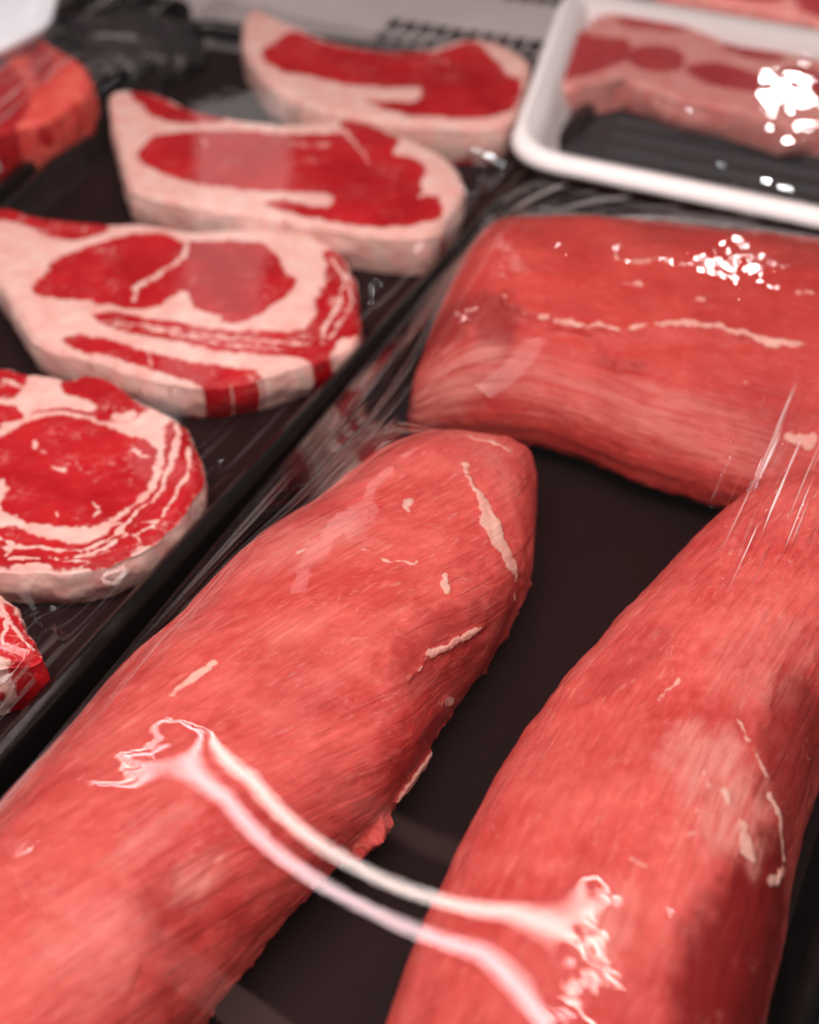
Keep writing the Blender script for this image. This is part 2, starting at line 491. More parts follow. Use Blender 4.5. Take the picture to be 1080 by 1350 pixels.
# ------------------------------------------------------------------ slab steaks
def slab(name, outline_px, thick, leans, fats, lines, label, cat, group, mat, centre=None, nth=760, nr=120, rag=0.0012,
         tones=(), part_names=('eye_muscle', 'cap_muscle', 'fat'), z0=0.0006, eye_count=1, side_fat=0.0, wob=0.0016, marb=1.0, grain_rot=0.3):
    zt = z0 + thick
    O = catmull(atl(outline_px, zt), nth)
    c = O.mean(0) if centre is None else at(centre[0], centre[1], zt)[:2]
    # ragged trimmed edge
    nrm = O - c
    nrm /= np.linalg.norm(nrm, axis=1)[:, None]
    O = O + nrm * (fbm(O, 130, 4, 3)[:, None] * rag + fbm(O, 35, 2, 9)[:, None] * rag)
    r = 1 - (1 - np.linspace(0.0, 1, nr)) ** 1.35
    r[0] = 0.002
    top = c[None, None, :] + (O - c)[None, :, :] * r[:, None, None] * 1.0
    ns = 22
    V = np.zeros((nr + ns, nth, 3))
    V[:nr, :, :2] = top
    edge_d = np.linalg.norm(top - O[None], axis=2)
    V[:nr, :, 2] = zt - 0.0022 * (1 - sstep(0, 0.004, edge_d)) ** 2
    for k in range(ns):
        t = (k + 1) / ns
        bul = 0.0016 * math.sin(math.pi * t) - 0.0012 * t
        V[nr + k, :, :2] = O + nrm * bul
        V[nr + k, :, 2] = (zt - 0.0022) * (1 - t) + z0 * t
    V = V.reshape(-1, 3)
    xy = V[:, :2]
    flat = np.concatenate([top.reshape(-1, 2), np.repeat(O[None], ns, 0).reshape(-1, 2)])
    warp = np.stack([fbm(flat, 160, 3, 21), fbm(flat, 160, 3, 22)], 1) * wob + np.stack([fbm(flat, 700, 2, 31), fbm(flat, 700, 2, 32)], 1) * 0.0004
    Q = flat + warp
    fray = 0.0011 * fbm(flat, 420, 3, 35) + 0.0009 * fbm(flat, 150, 3, 36)
    lean = np.zeros(len(V))
    which = np.zeros(len(V), int)
    best = np.full(len(V), 1e9)
    for k, pl in enumerate(leans):
        d = sdpoly(Q, catmull(atl(pl, zt), 160)) + fray - 0.0010
        lean = np.maximum(lean, 1 - sstep(-0.0026, 0.0018, d))
        which = np.where(d < best, 0 if k < eye_count else 1, which)
        best = np.minimum(best, d)
    fat = 1 - lean
    for pl in fats:
        d = sdpoly(Q, catmull(atl(pl, zt), 120)) + fray
        fat = np.maximum(fat, 1 - sstep(-0.0006, 0.0006, d))
    for ln, w in lines:
        d = dline(Q, catmull(atl(ln, zt), 40, False), [x * 0.0004 for x in w]) + fray * 0.9
        fat = np.maximum(fat, 0.9 * (1 - sstep(-0.0006, 0.0008, d)))
    # fine marbling in the lean, denser in the cap
    ang = grain_rot
    R = np.array([[math.cos(ang), -math.sin(ang)], [math.sin(ang), math.cos(ang)]])
    G = flat @ R
    mz = fbm(np.stack([G[:, 0] * 60, G[:, 1] * 170], 1), 1.0, 3, 41)
    capm = np.where(which == 1, 1.0, 0.5) * marb
    mar = (1 - sstep(0.0, 0.08, np.abs(mz))) * sstep(-0.1, 0.35, fbm(flat, 70, 2, 51)) * capm
    mz2 = fbm(np.stack([G[:, 0] * 150, G[:, 1] * 330], 1), 1.0, 2, 43)
    mar2 = (1 - sstep(0.0, 0.09, np.abs(mz2))) * sstep(0.0, 0.5, fbm(flat, 110, 2, 53)) * capm
    fat = np.clip(np.maximum(fat, np.maximum(mar * 0.75, mar2 * 0.5)), 0, 1)
    # red threads running back into the fat
    rz = fbm(np.stack([G[:, 0] * 70, G[:, 1] * 190], 1), 1.0, 3, 47)
    red = (1 - sstep(0.0, 0.06, np.abs(rz))) * sstep(0.1, 0.45, fbm(flat, 60, 2, 57))
    fat = np.where(best < 0.012, fat - 0.5 * red * np.clip(fat, 0, 1), fat)
    fat = np.clip(fat, 0, 1)
    # redden scattered spots in the fat
    side = np.concatenate([np.zeros(nr * nth), np.ones(ns * nth)])
    sz = fbm(np.concatenate([flat * 90, V[:, 2:] * 40], 1), 1.0, 3, 61)
    fat = np.where(side > 0, np.clip(fat - 0.9 * sstep(0.30, 0.62, sz), 0, 1), fat)
    fat = np.where(side > 0, np.clip(np.maximum(fat, side_fat * (0.85 + 0.5 * sz)), 0, 1), fat)
    tone = np.clip(0.35 * fbm(flat, 40, 3, 71), 0, 1)
    for pl, a in tones:
        tone = np.maximum(tone, a * (1 - sstep(-0.002, 0.002, sdpoly(Q, catmull(atl(pl, zt), 80)))))
    bump = 0.0005 * fbm(flat, 120, 3, 81) + 0.0006 * (fat - 0.5)
    inner = 1 - side
    V[:, 2] += bump * inner
    lat = fbm(np.concatenate([flat * 90, V[:, 2:] * 90], 1), 1.0, 3, 91) * 0.0012 * side * np.clip((V[:, 2] - z0) / 0.004, 0, 1)
    V[:, :2] += np.tile(nrm, (nr + ns, 1)) * lat[:, None]
    F = grid_faces(nr + ns, nth, True)[:, ::-1]
    grain = np.concatenate([G, V[:, 2:]], 1)
    root = empty(name, (c[0], c[1], z0), label, cat, group)
    fv = fat[F].mean(1)
    cls = np.where(fv > 0.5, 2, which[F[:, 0]])
    # side wall and base ring closed by a cap underneath
    split_parts(V, F, cls, part_names, mat, root, {'fat': fat, 'silver': np.zeros(len(V)), 'tone': tone, 'grain': grain})
    return root, V

def sc_pts(pts, s, ox, oy):
    return [(x / s + ox, y / s + oy) for x, y in pts]

ALL_LEFT = []

# steak in the middle of the left tray (whole ribeye, nearest whole one)
s3 = lambda p: sc_pts(p, 2.204, 0, 260)
mid_out = s3([(-70, 45), (0, 28), (90, 52), (200, 66), (320, 76), (440, 78), (560, 100), (690, 92), (800, 95), (900, 112),
              (985, 155), (1030, 230), (1046, 320), (1040, 385), (1005, 430), (930, 462), (880, 480), (760, 515), (600, 545),
              (500, 535), (400, 510), (280, 470), (190, 450), (110, 420), (70, 370), (20, 290), (-40, 200), (-80, 120)])
mid_lean = [s3([(104, 275), (122, 228), (185, 172), (270, 140), (380, 110), (470, 106), (520, 128), (620, 130), (740, 128), (795, 165),
                (830, 225), (858, 258), (800, 305), (715, 355), (640, 360), (570, 340), (555, 290), (530, 285), (450, 322), (390, 322), (300, 305), (230, 297), (150, 290)]),
            s3([(270, 345), (340, 335), (440, 355), (540, 370), (640, 385), (760, 392), (870, 385), (915, 350), (925, 290), (950, 230), (950, 160),
                (985, 160), (1030, 240), (1046, 330), (1035, 385), (985, 420), (930, 470), (850, 462), (720, 455), (620, 440), (480, 410), (350, 385)]),
            s3([(182, 415), (240, 405), (340, 425), (480, 465), (600, 485), (740, 505), (765, 525), (770, 560), (610, 580), (590, 545), (480, 510), (360, 475), (260, 450)]),
            s3([(-60, 35), (10, 30), (90, 52), (200, 66), (310, 80), (290, 110), (200, 122), (130, 105), (60, 75), (-40, 60)])]
mid_lines = [(s3([(545, 112), (530, 170), (470, 220), (400, 262), (385, 300)]), (1, 3.4, 2.6, 3, 1)),
             (s3([(300, 360), (420, 372), (560, 395), (720, 415), (900, 425)]), (.5, 1.5, 1.2, 1.6, .5)),
             (s3([(330, 375), (500, 395), (700, 432), (860, 440)]), (.3, 1.2, 1.3, .4)),
             (s3([(960, 170), (1000, 230), (985, 300), (950, 370), (930, 430)]), (1, 2.2, 1.5, 2, 1)),
             (s3([(1010, 210), (1020, 290), (1000, 350), (960, 410)]), (.6, 1.6, 1.4, 1)),
             (s3([(430, 450), (440, 490)]), (1.2, .8)),
             (s3([(180, 190), (240, 165), (330, 150)]), (.3, .8, .3))]
steak_group = 'ribeye steaks laid out on the left dark tray'
r_, V_ = slab('ribeye_steak', mid_out, 0.0185, mid_lean, [s3([(505, 285), (540, 275), (560, 320), (640, 352), (600, 375), (500, 350), (455, 335)])], mid_lines,
              'marbled ribeye steak with a thin fat seam crossing its eye, second nearest whole steak', 'steak', steak_group, M_STEAK)
ALL_LEFT.append(V_)

# nearer steak, cut by the left frame edge
s4 = lambda p: sc_pts(p, 2.755, 0, 470)
near_out = s4([(-420, 150), (-220, 60), (0, 42), (120, 55), (250, 68), (335, 55), (420, 85), (490, 145), (570, 180), (640, 220), (700, 300), (738, 380),
               (745, 440), (700, 520), (640, 600), (560, 670), (480, 712), (380, 752), (260, 778), (120, 772), (0, 768), (-220, 760), (-480, 700), (-620, 520), (-580, 300)])
near_lean = [s4([(-420, 330), (-200, 300), (0, 288), (60, 258), (140, 226), (220, 216), (300, 226), (380, 250), (450, 275), (530, 300), (568, 350), (560, 412), (520, 482),
                 (470, 540), (410, 582), (375, 606), (320, 616), (200, 612), (120, 600), (40, 572), (8, 540), (28, 480), (-5, 450), (-60, 520), (-200, 600), (-420, 560)]),
             s4([(600, 262), (640, 225), (700, 300), (745, 390), (750, 450), (690, 540), (650, 590), (580, 655), (500, 690), (400, 742), (270, 766), (120, 755), (0, 752), (-300, 740),
                 (-300, 640), (0, 625), (60, 632), (120, 655), (250, 678), (370, 655), (430, 592), (520, 520), (590, 430), (605, 330)]),
             s4([(-300, 80), (0, 48), (120, 58), (250, 70), (340, 62), (420, 92), (490, 150), (540, 195), (470, 225), (400, 235), (330, 215), (230, 200), (120, 205), (40, 240), (-60, 262), (-300, 270)])]
near_fats = [s4([(-40, 165), (60, 140), (100, 95), (110, 70), (210, 72), (235, 125), (330, 160), (345, 192), (230, 188), (120, 195), (95, 215), (60, 185)]),
             s4([(400, 215), (480, 195), (500, 212), (430, 235)])]
near_lines = [(s4([(20, 245), (120, 222), (220, 208), (330, 216)]), (2, 2.6, 2.2, 1)),
              (s4([(0, 80), (60, 100), (110, 110)]), (1, 2, 1)),
              (s4([(120, 305), (130, 335), (155, 350)]), (.6, 1.5, .5)), (s4([(180, 390), (215, 412), (260, 400)]), (.5, 1.6, .5)),
              (s4([(475, 325), (505, 355), (545, 362)]), (.5, 1.2, .5)), (s4([(330, 530), (355, 555), (340, 590)]), (.4, 1.0, .4)),
              (s4([(215, 560), (218, 580)]), (1, .6)),
              (s4([(640, 240), (640, 330), (610, 420), (560, 510), (470, 590), (400, 660)]), (2.4, 2, 2.5, 1.6, 2, 1)),
              (s4([(690, 320), (680, 420), (640, 500), (590, 580), (500, 650)]), (2.2, 1.6, 2.2, 1, 1.5)),
              (s4([(0, 700), (120, 690), (250, 705), (350, 690), (440, 640)]), (1.2, 1.6, 1.0, 1.5, .6)),
              (s4([(40, 730), (180, 735), (300, 725), (400, 690), (500, 610)]), (.6, 1.2, 1, 1.3, .6)),
              (s4([(0, 660), (50, 690), (20, 720)]), (1.5, 1.2, .5))]
r_, V_ = slab('ribeye_steak', near_out, 0.018, near_lean, near_fats, near_lines,
              'round ribeye steak with large smooth eye and ragged fat edge, cut by the left side', 'steak', steak_group, M_STEAK, side_fat=0.8)
ALL_LEFT.append(V_)

# third steak
s2 = lambda p: sc_pts(p, 2.0769, 120, 100)
back_out = s2([(50, 48), (108, 38), (180, 54), (260, 88), (360, 113), (480, 128), (560, 130), (680, 120), (760, 126), (840, 160), (920, 195), (988, 240), (1020, 290),
               (1014, 340), (975, 385), (930, 432), (860, 438), (740, 425), (600, 405), (480, 385), (360, 365), (240, 345), (160, 325), (100, 300), (72, 200), (55, 110)])
back_lean = [s2([(133, 215), (150, 185), (180, 163), (250, 155), (400, 150), (550, 160), (680, 158), (730, 170), (800, 172), (850, 205), (890, 228), (922, 268), (905, 312), (950, 330),
                 (962, 360), (945, 390), (880, 408), (780, 412), (660, 397), (560, 375), (475, 348), (545, 342), (640, 362), (668, 340), (650, 322), (560, 318), (480, 315), (330, 300), (230, 275), (160, 247)]),
             s2([(108, 44), (180, 58), (260, 92), (360, 118), (330, 128), (230, 128), (170, 110), (140, 80)]),
             s2([(690, 124), (760, 130), (840, 165), (820, 190), (760, 178), (710, 160)])]
back_lines = [(s2([(700, 160), (735, 200), (760, 245)]), (1.5, 2, .6)), (s2([(880, 215), (930, 260), (935, 300), (900, 330)]), (2, 2.5, 2.5, 1)),
              (s2([(300, 165), (320, 195)]), (1.5, .6)), (s2([(540, 180), (600, 190), (650, 185)]), (1, 2, .6))]
r_, V_ = slab('ribeye_steak', back_out, 0.0215, back_lean, [s2([(850, 195), (920, 215), (965, 270), (940, 330), (905, 300), (915, 250), (870, 222), (830, 215)])], back_lines,
              'ribeye steak with thick smooth pink fat band and pointed left end, second farthest back', 'steak', steak_group, M_STEAK,
              tones=[], nth=640, nr=100)
ALL_LEFT.append(V_)

# farthest steak
s5 = lambda p: sc_pts(p, 2.571, 300, 0)
far_out = s5([(58, 50), (90, 28), (130, 55), (230, 95), (330, 138), (450, 160), (600, 170), (720, 165), (790, 140), (870, 135), (960, 165), (1018, 210), (1012, 280),
              (992, 360), (965, 408), (900, 428), (760, 430), (620, 420), (480, 398), (330, 372), (190, 318), (108, 248), (62, 180), (50, 110)])
far_lean = [s5([(122, 192), (150, 150), (230, 108), (330, 146), (450, 168), (600, 178), (720, 172), (790, 148), (850, 145), (900, 195), (950, 235), (992, 280), (972, 360), (880, 396),
                (720, 398), (580, 378), (455, 335), (540, 345), (640, 345), (655, 298), (540, 295), (400, 285), (280, 255), (180, 238)])]
r_, V_ = slab('ribeye_steak', far_out, 0.022, far_lean, [s5([(870, 145), (950, 170), (1000, 220), (970, 260), (910, 205)])], [(s5([(700, 200), (760, 220)]), (1, .5))],
              'blurred ribeye steak farthest back, right in front of the grey vent panel', 'steak', steak_group, M_STEAK, nth=560, nr=80)
ALL_LEFT.append(V_)

# nearest steak: only its ragged red corner shows
near2_out = sc_pts([(-500, 760), (-200, 800), (0, 872), (45, 925), (85, 985), (120, 1035), (145, 1075), (100, 1105), (40, 1110), (0, 1120), (-200, 1200), (-500, 1230), (-700, 1000)], 2.755, 0, 470)
near2_lean = [sc_pts([(-400, 850), (-150, 860), (0, 900), (45, 930), (90, 985), (130, 1040), (150, 1080), (100, 1115), (40, 1090), (0, 1080), (-200, 1150), (-400, 1150)], 2.755, 0, 470),
              sc_pts([(20, 890), (100, 990), (160, 1080), (160, 1130), (60, 1160), (30, 1130), (60, 1060)], 2.755, 0, 470)]
r_, V_ = slab('ribeye_steak', near2_out, 0.024, near2_lean, [], [(sc_pts([(0, 900), (30, 960), (10, 1040)], 2.755, 0, 470), (2, 1.5, 1)), (sc_pts([(40, 960), (80, 1020), (120, 1060)], 2.755, 0, 470), (.8, 1.2, .6))],
              'ragged deep red corner of the nearest ribeye steak, poking in at the left edge', 'steak', steak_group, M_STEAK, rag=0.0022)
ALL_LEFT.append(V_)

# ------------------------------------------------------------------ swept joints
def sweep(stn, zl, zr, hts, nu=620, nv=460, expo=2.3, cap0=0.035, cap1=None, slope=0.0):
    """a long joint: stations give its two outline points in the photo, which fix position and width on the tray"""
    Lp = np.array([at(a[0], a[1], zl)[:2] for a, b in stn])
    Rp = np.array([at(b[0], b[1], zr)[:2] for a, b in stn])
    Cc = (Lp + Rp) / 2
    Bv = (Rp - Lp)
    data = np.concatenate([Cc, Bv, np.array(hts)[:, None]], 1)
    D = catmull(data, nu, False)
    L = np.concatenate([[0], np.cumsum(np.linalg.norm(np.diff(D[:, :2], axis=0), axis=1))])
    w = np.linalg.norm(D[:, 2:4], axis=1) / 2
    b = D[:, 2:4] / (2 * w[:, None])
    h = D[:, 4].copy()
    # round both ends off
    k = np.ones(nu)
    if cap0:
        t = np.clip(L / cap0, 0, 1)
        k *= np.sqrt(np.clip(1 - (1 - t) ** 2.2, 0.0, 1)) * 0.995 + 0.005
    if cap1:
        t = np.clip((L[-1] - L) / cap1, 0, 1)
        k *= np.sqrt(np.clip(1 - (1 - t) ** 2.2, 0.0, 1)) * 0.995 + 0.005
    w = w * k
    hz = h * (0.25 + 0.75 * k)
    th = np.linspace(0, 2 * math.pi, nv, endpoint=False)
    c, s = np.cos(th), np.sin(th)
    cx = np.sign(c) * np.abs(c) ** (2 / expo)
    cz = np.where(s > 0, np.sign(s) * np.abs(s) ** (2 / expo), np.sign(s) * np.abs(s) ** (2 / 4.0))
    zmid = 0.38
    V = np.zeros((nu, nv, 3))
    V[:, :, :2] = D[:, None, :2] + b[:, None, :] * (w[:, None] * cx[None, :])[:, :, None]
    up = np.where(s > 0, zmid + (1 - zmid) * cz, zmid + zmid * cz)
    up = up * (1 - slope * np.clip(-cx, 0, 1) ** 1.5)
    V[:, :, 2] = hz[:, None] * up[None, :] + 0.0008
    circ = np.concatenate([[0], np.cumsum(np.hypot(np.diff(cx), np.diff(up) * 1.1))])
    G = np.zeros((nu, nv, 3))
    G[:, :, 0] = L[:, None]
    G[:, :, 1] = (circ[None, :] - circ[nv // 4]) * np.mean(w) 
    F = grid_faces(nu, nv, True)
    return V.reshape(-1, 3), F, G.reshape(-1, 3), L

def orient_out(V, F):
    N = vnormals(V, F)
    if (N[:, 2] * (V[:, 2] - V[:, 2].mean())).sum() < 0:
        return F[:, ::-1].copy()
    return F

def surf_pts(V, pts):
    """the surface points of a joint seen at given photo positions"""
    uv, dep = project(V)
    out = []
    for p in pts:
        d2 = (uv[:, 0] - p[0]) ** 2 + (uv[:, 1] - p[1]) ** 2
        near = np.where(d2 < max(d2.min() * 1.01, 3.0 ** 2))[0]
        out.append(V[near[np.argmin(dep[near])]])
    return np.array(out)

def joint(name, V, F, G, label, cat, mat, lines, silvers, tones, lo=0.0013, mid=0.0004, fib=0.00028, part_names=('muscle', 'fat_streak', 'silverskin'), seed=0, ridges=(), diag=0.0, rag=1.0, group=None):
    F = orient_out(V, F)
    N = vnormals(V, F)
    base = np.clip(V[:, 2] / 0.006, 0, 1)
    G = G.copy()
    if diag:
        G[:, 1] += G[:, 0] * diag
    disp = lo * fbm(V, 38, 3, seed + 1) + mid * fbm(V, 150, 3, seed + 2)
    GG = np.stack([G[:, 0] * 22, G[:, 1] * 330, V[:, 2] * 10], 1)
    disp += fib * fbm(GG, 1.0, 3, seed + 3)
    GG2 = np.stack([G[:, 0] * 9, G[:, 1] * 80, V[:, 2] * 4], 1)
    disp += fib * 1.6 * fbm(GG2, 1.0, 2, seed + 4)
    # ragged lower trim
    low = 1 - sstep(0.002, 0.016, V[:, 2])
    disp += rag * low * (0.0040 * fbm(V, 120, 3, seed + 6) + 0.0040 * np.maximum(0, fbm(V, 330, 3, seed + 7)))
    fat = np.zeros(len(V)); silver = np.zeros(len(V)); tone = np.clip(0.3 * fbm(V, 30, 3, seed + 5), 0, 1)
    warp = np.stack([fbm(V, 200, 4, seed + 11), fbm(V, 200, 4, seed + 12), fbm(V, 200, 4, seed + 13)], 1) * 0.0016
    W = V + warp
    V0 = V
    for ln, w, lift in lines:
        P = surf_pts(V0, ln)
        d = dline(W, catmull(P, 30, False), [x * 0.0003 for x in w])
        d = d + 0.0011 * fbm(V0, 420, 3, seed + 31) + 0.0012 * fbm(V0, 130, 2, seed + 32)
        mk = 1 - sstep(-0.0009, 0.0009, d)
        fat = np.maximum(fat, mk * (0.82 + 0.3 * fbm(V0, 260, 3, seed + 51)))
        disp += lift * (1 - sstep(-0.001, 0.0012, d))
    for ln, w, a in silvers:
        P = surf_pts(V0, ln)
        d = dline(V0 + warp * 2.2, catmull(P, 30, False), [x * 0.0003 for x in w])
        silver = np.maximum(silver, a * (1 - sstep(-0.008, 0.003, d + 0.004 * fbm(np.stack([G[:, 0] * 60, G[:, 1] * 260, V0[:, 2] * 0], 1), 1.0, 3, seed + 41))))
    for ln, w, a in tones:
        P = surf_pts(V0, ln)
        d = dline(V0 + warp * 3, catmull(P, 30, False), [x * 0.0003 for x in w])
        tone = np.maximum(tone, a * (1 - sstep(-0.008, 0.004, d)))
    for ln, w, dep in ridges:
        P = surf_pts(V0, ln)
        d = dline(V0 + warp * 2, catmull(P, 30, False), [x * 0.0003 for x in w])
        disp += dep * (1 - sstep(-0.0035, 0.0018, d)) * (0.75 + 0.5 * fbm(V0, 260, 3, seed + 61))
    V = V + N * (disp * base)[:, None]
    V[:, 2] = np.maximum(V[:, 2], 0.0005)
    c = V.mean(0)
    root = empty(name, (c[0], c[1], 0), label, cat, group)
    fv = fat[F].mean(1); sv = silver[F].mean(1)
    cls = np.where(fv > 0.5, 1, np.where(sv > 0.45, 2, 0))
    split_parts(V, F, cls, part_names, mat, root, {'fat': fat, 'silver': silver, 'tone': tone, 'grain': G})
    return V

s6 = lambda p: sc_pts(p, 2.214, 330, 540)
s7 = lambda p: sc_pts(p, 1.8, 480, 600)
s8 = lambda p: sc_pts(p, 1.862, 500, 230)
s9 = lambda p: sc_pts(p, 1.9275, 0, 650)

# front long loin
st1 = [((588, 588), (690, 618)), ((556, 590), (702, 650)), ((500, 596), (706, 700)), ((416, 662), (694, 790)), ((325, 725), (650, 878)), ((233, 821), (590, 960)),
       ((150, 893), (545, 1045)), ((60, 1000), (470, 1130)), ((-20, 1085), (392, 1212)), ((-110, 1190), (305, 1310)), ((-220, 1310), (230, 1410)), ((-330, 1430), (150, 1520)), ((-600, 1720), (-40, 1810)), ((-900, 2040), (-250, 2130))]
h1 = [0.032, 0.040, 0.050, 0.056, 0.058, 0.060, 0.060, 0.060, 0.060, 0.060, 0.060, 0.060, 0.060, 0.060]
V1, F1, G1, L1 = sweep(st1, 0.036, 0.010, h1, nu=800, nv=500, expo=2.45, cap0=0.010)
lines1 = [(s6([(635, 155), (645, 200), (685, 265)]), (8, 4, 6), 0.0003), (s6([(685, 265), (712, 350), (755, 425), (782, 505), (775, 550)]), (6, 14, 11, 5, 2), 0.0004),
          (s6([(468, 258), (462, 288)]), (5, 3), 0.0003), (s6([(570, 490), (575, 520)]), (4, 4), 0.0003),
          (s6([(330, 405), (360, 418), (400, 438), (440, 440), (485, 445)]), (.6, 1.8, 2.2, 1.6, .6), 0.0002),
          (s6([(470, 782), (500, 745), (530, 712), (590, 690), (640, 660), (700, 628)]), (1.5, 2.4, 4.5, 5, 3.5, 1.5), 0.0010),
          (s9([(425, 515), (470, 480), (500, 455), (535, 430)]), (3, 4, 5, 4), 0.0003),
          (s6([(100, 430), (140, 410), (190, 385)]), (.6, 1.6, .6), 0.0002), (s6([(435, 1130), (480, 1080), (530, 1020)]), (5, 9, 7), 0.0016),
          (s6([(540, 862), (600, 850)]), (2, 3), 0.0003), (s6([(560, 70), (660, 76), (735, 100), (780, 135)]), (1.2, 3.2, 3.4, 2), 0.0004)]
silv1 = [(s6([(560, 62), (660, 66), (740, 92), (790, 130)]), (7, 9, 10, 6), 0.9), (s6([(330, 690), (420, 610), (480, 560)]), (10, 14, 8), 0.45), (s6([(380, 900), (470, 820), (540, 790)]), (8, 14, 8), 0.6), (s6([(180, 820), (300, 760), (420, 780)]), (14, 16, 8), 0.4), (s6([(60, 440), (150, 380), (270, 340), (330, 390)]), (20, 45, 40, 14), 0.5),
         (s6([(20, 640), (120, 640), (230, 600)]), (20, 30, 14), 0.4),
         (s9([(300, 960), (380, 880), (470, 800)]), (10, 26, 12), 0.7), (s9([(500, 1000), (560, 930)]), (22, 18), 0.8),
         (s9([(150, 1250), (250, 1150), (330, 1060)]), (20, 60, 20), 0.4), (s6([(690, 110), (730, 160), (760, 260)]), (20, 26, 12), 0.5)]
tone1 = [(s6([(480, 760), (560, 720), (680, 660), (720, 600)]), (30, 50, 50, 30), 0.45), (s6([(450, 1060), (540, 960), (660, 800), (740, 640), (800, 480)]), (30, 36, 36, 30, 20), 0.7),  # deep red right flank, its shade deepened in the meat colour
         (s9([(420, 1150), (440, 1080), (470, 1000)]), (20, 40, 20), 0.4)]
ridg1 = [(s6([(600, 330), (470, 560), (330, 800)]), (3, 5, 3), -0.0007), (s9([(330, 1290), (420, 1120), (560, 930)]), (4, 6, 4), -0.0009), (s6([(375, 1240), (355, 1290), (320, 1310)]), (22, 18, 12), 0.0045), (s6([(800, 470), (790, 560)]), (8, 7), 0.0018), (s6([(600, 905), (560, 960)]), (4, 4), 0.002), (s6([(100, 420), (180, 350), (260, 335), (330, 400)]), (3, 4, 4, 3), 0.0005), (s6([(540, 720), (610, 700), (700, 650)]), (6, 9, 6), -0.0012),
         (s6([(660, 150), (690, 260), (720, 400)]), (6, 8, 6), -0.0006)]
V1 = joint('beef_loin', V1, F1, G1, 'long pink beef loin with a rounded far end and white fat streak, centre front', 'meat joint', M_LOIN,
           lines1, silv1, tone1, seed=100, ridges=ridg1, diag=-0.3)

# right-hand loin
st2 = [((1075, 640), (1180, 668)), ((1015, 652), (1185, 725)), ((963, 667), (1175, 800)), ((891, 733), (1140, 880)), ((841, 789), (1112, 950)), ((790, 845), (1092, 1005)), ((702, 950), (1062, 1090)), ((630, 1061), (1036, 1180)),
       ((563, 1200), (1014, 1290)), ((508, 1344), (990, 1400)), ((460, 1480), (960, 1540)), ((360, 1760), (900, 1830)), ((250, 2100), (830, 2170))]
h2 = [0.034, 0.046, 0.052, 0.056, 0.058, 0.060, 0.060, 0.061, 0.061, 0.060, 0.060, 0.060, 0.060]
V2, F2, G2, L2 = sweep(st2, 0.032, 0.008, h2, nu=800, nv=500, cap0=0.03)
lines2 = [(s7([(890, 620), (940, 720), (980, 830), (1002, 960)]), (0.6, 1.5, 2.2, 1.6), 0.0003), (s7([(905, 880), (915, 935)]), (6, 9), 0.0004),
          (s7([(705, 575), (735, 545), (745, 530)]), (1, 2.4, 1), 0.0003), (s7([(640, 955), (690, 980), (735, 940), (800, 880), (830, 850)]), (.6, 1.4, 1.8, 1.4, .6), 0.0002),
          (s7([(960, 1010), (1000, 990)]), (4, 6), 0.0006), (s7([(800, 700), (815, 800), (790, 860)]), (.6, 1.6, .8), 0.0002), (s7([(850, 720), (870, 830)]), (.6, 1.6), 0.0002)]
silv2 = [(s7([(775, 665), (830, 740), (860, 830), (890, 910)]), (24, 50, 50, 30), 1.0), (s7([(560, 1190), (560, 1100), (610, 1030)]), (14, 30, 14), 0.75),
         (s7([(780, 880), (760, 930)]), (20, 14), 0.7), (s7([(860, 520), (930, 480), (1010, 430)]), (30, 60, 40), 0.35), (s7([(650, 320), (600, 400), (500, 520)]), (16, 24, 16), 0.3)]
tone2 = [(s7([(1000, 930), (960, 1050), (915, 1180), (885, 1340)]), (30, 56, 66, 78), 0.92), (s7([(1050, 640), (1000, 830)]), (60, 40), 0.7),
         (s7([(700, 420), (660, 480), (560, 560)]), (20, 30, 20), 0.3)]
ridg2 = [(s7([(900, 230), (760, 480), (620, 760)]), (4, 7, 4), -0.0010), (s7([(1000, 250), (930, 470), (900, 640)]), (4, 6, 4), -0.0008), (s7([(600, 480), (690, 470), (740, 430)]), (3, 4, 3), -0.0004), (s7([(700, 810), (680, 860)]), (4, 3), -0.0012), (s7([(540, 905), (620, 880), (690, 860)]), (3, 4, 3), -0.0004)]
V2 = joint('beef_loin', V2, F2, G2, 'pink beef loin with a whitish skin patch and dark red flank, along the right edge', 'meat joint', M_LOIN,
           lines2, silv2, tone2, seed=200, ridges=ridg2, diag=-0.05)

# broad roast lying across the back of the tray
st3 = [((536, 530), (548, 450)), ((546, 562), (570, 400)), ((600, 573), (604, 335)), ((690, 584), (652, 290)), ((760, 604), (760, 285)), ((850, 640), (870, 287)), ((950, 668), (1000, 300)),
       ((1060, 700), (1110, 316)), ((1180, 745), (1230, 337)), ((1300, 790), (1350, 360))]
h3 = [0.016, 0.030, 0.047, 0.056, 0.057, 0.056, 0.056, 0.056, 0.056, 0.056]
V3, F3, G3, L3 = sweep(st3, 0.010, 0.042, h3, nu=620, nv=560, expo=2.9, cap0=0.006, slope=0.34)
lines3 = [(s8([(300, 290), (330, 330), (390, 350)]), (1.5, 2.5, 2), 0.0003), (s8([(390, 350), (480, 360), (560, 375), (605, 387)]), (2, 4.5, 4, 3), 0.0006),
          (s8([(605, 387), (640, 368), (720, 362), (800, 368), (900, 385)]), (3, 4, 4.5, 4, 6), 0.0008),
          (s8([(900, 385), (960, 408), (1040, 410)]), (6, 8, 3), 0.0006), (s8([(575, 200), (630, 215), (680, 205)]), (3, 5, 2), 0.0004), (s8([(600, 262), (640, 262)]), (2, 3), 0.0003),
          (s8([(780, 300), (800, 302)]), (5, 4), 0.0003), (s8([(1000, 640), (1050, 650)]), (7, 13), 0.0003), (s8([(1020, 290), (1060, 290)]), (4, 4), 0.0003),
          (s8([(850, 500), (890, 505), (930, 520)]), (1, 2, 1), 0.0002)]
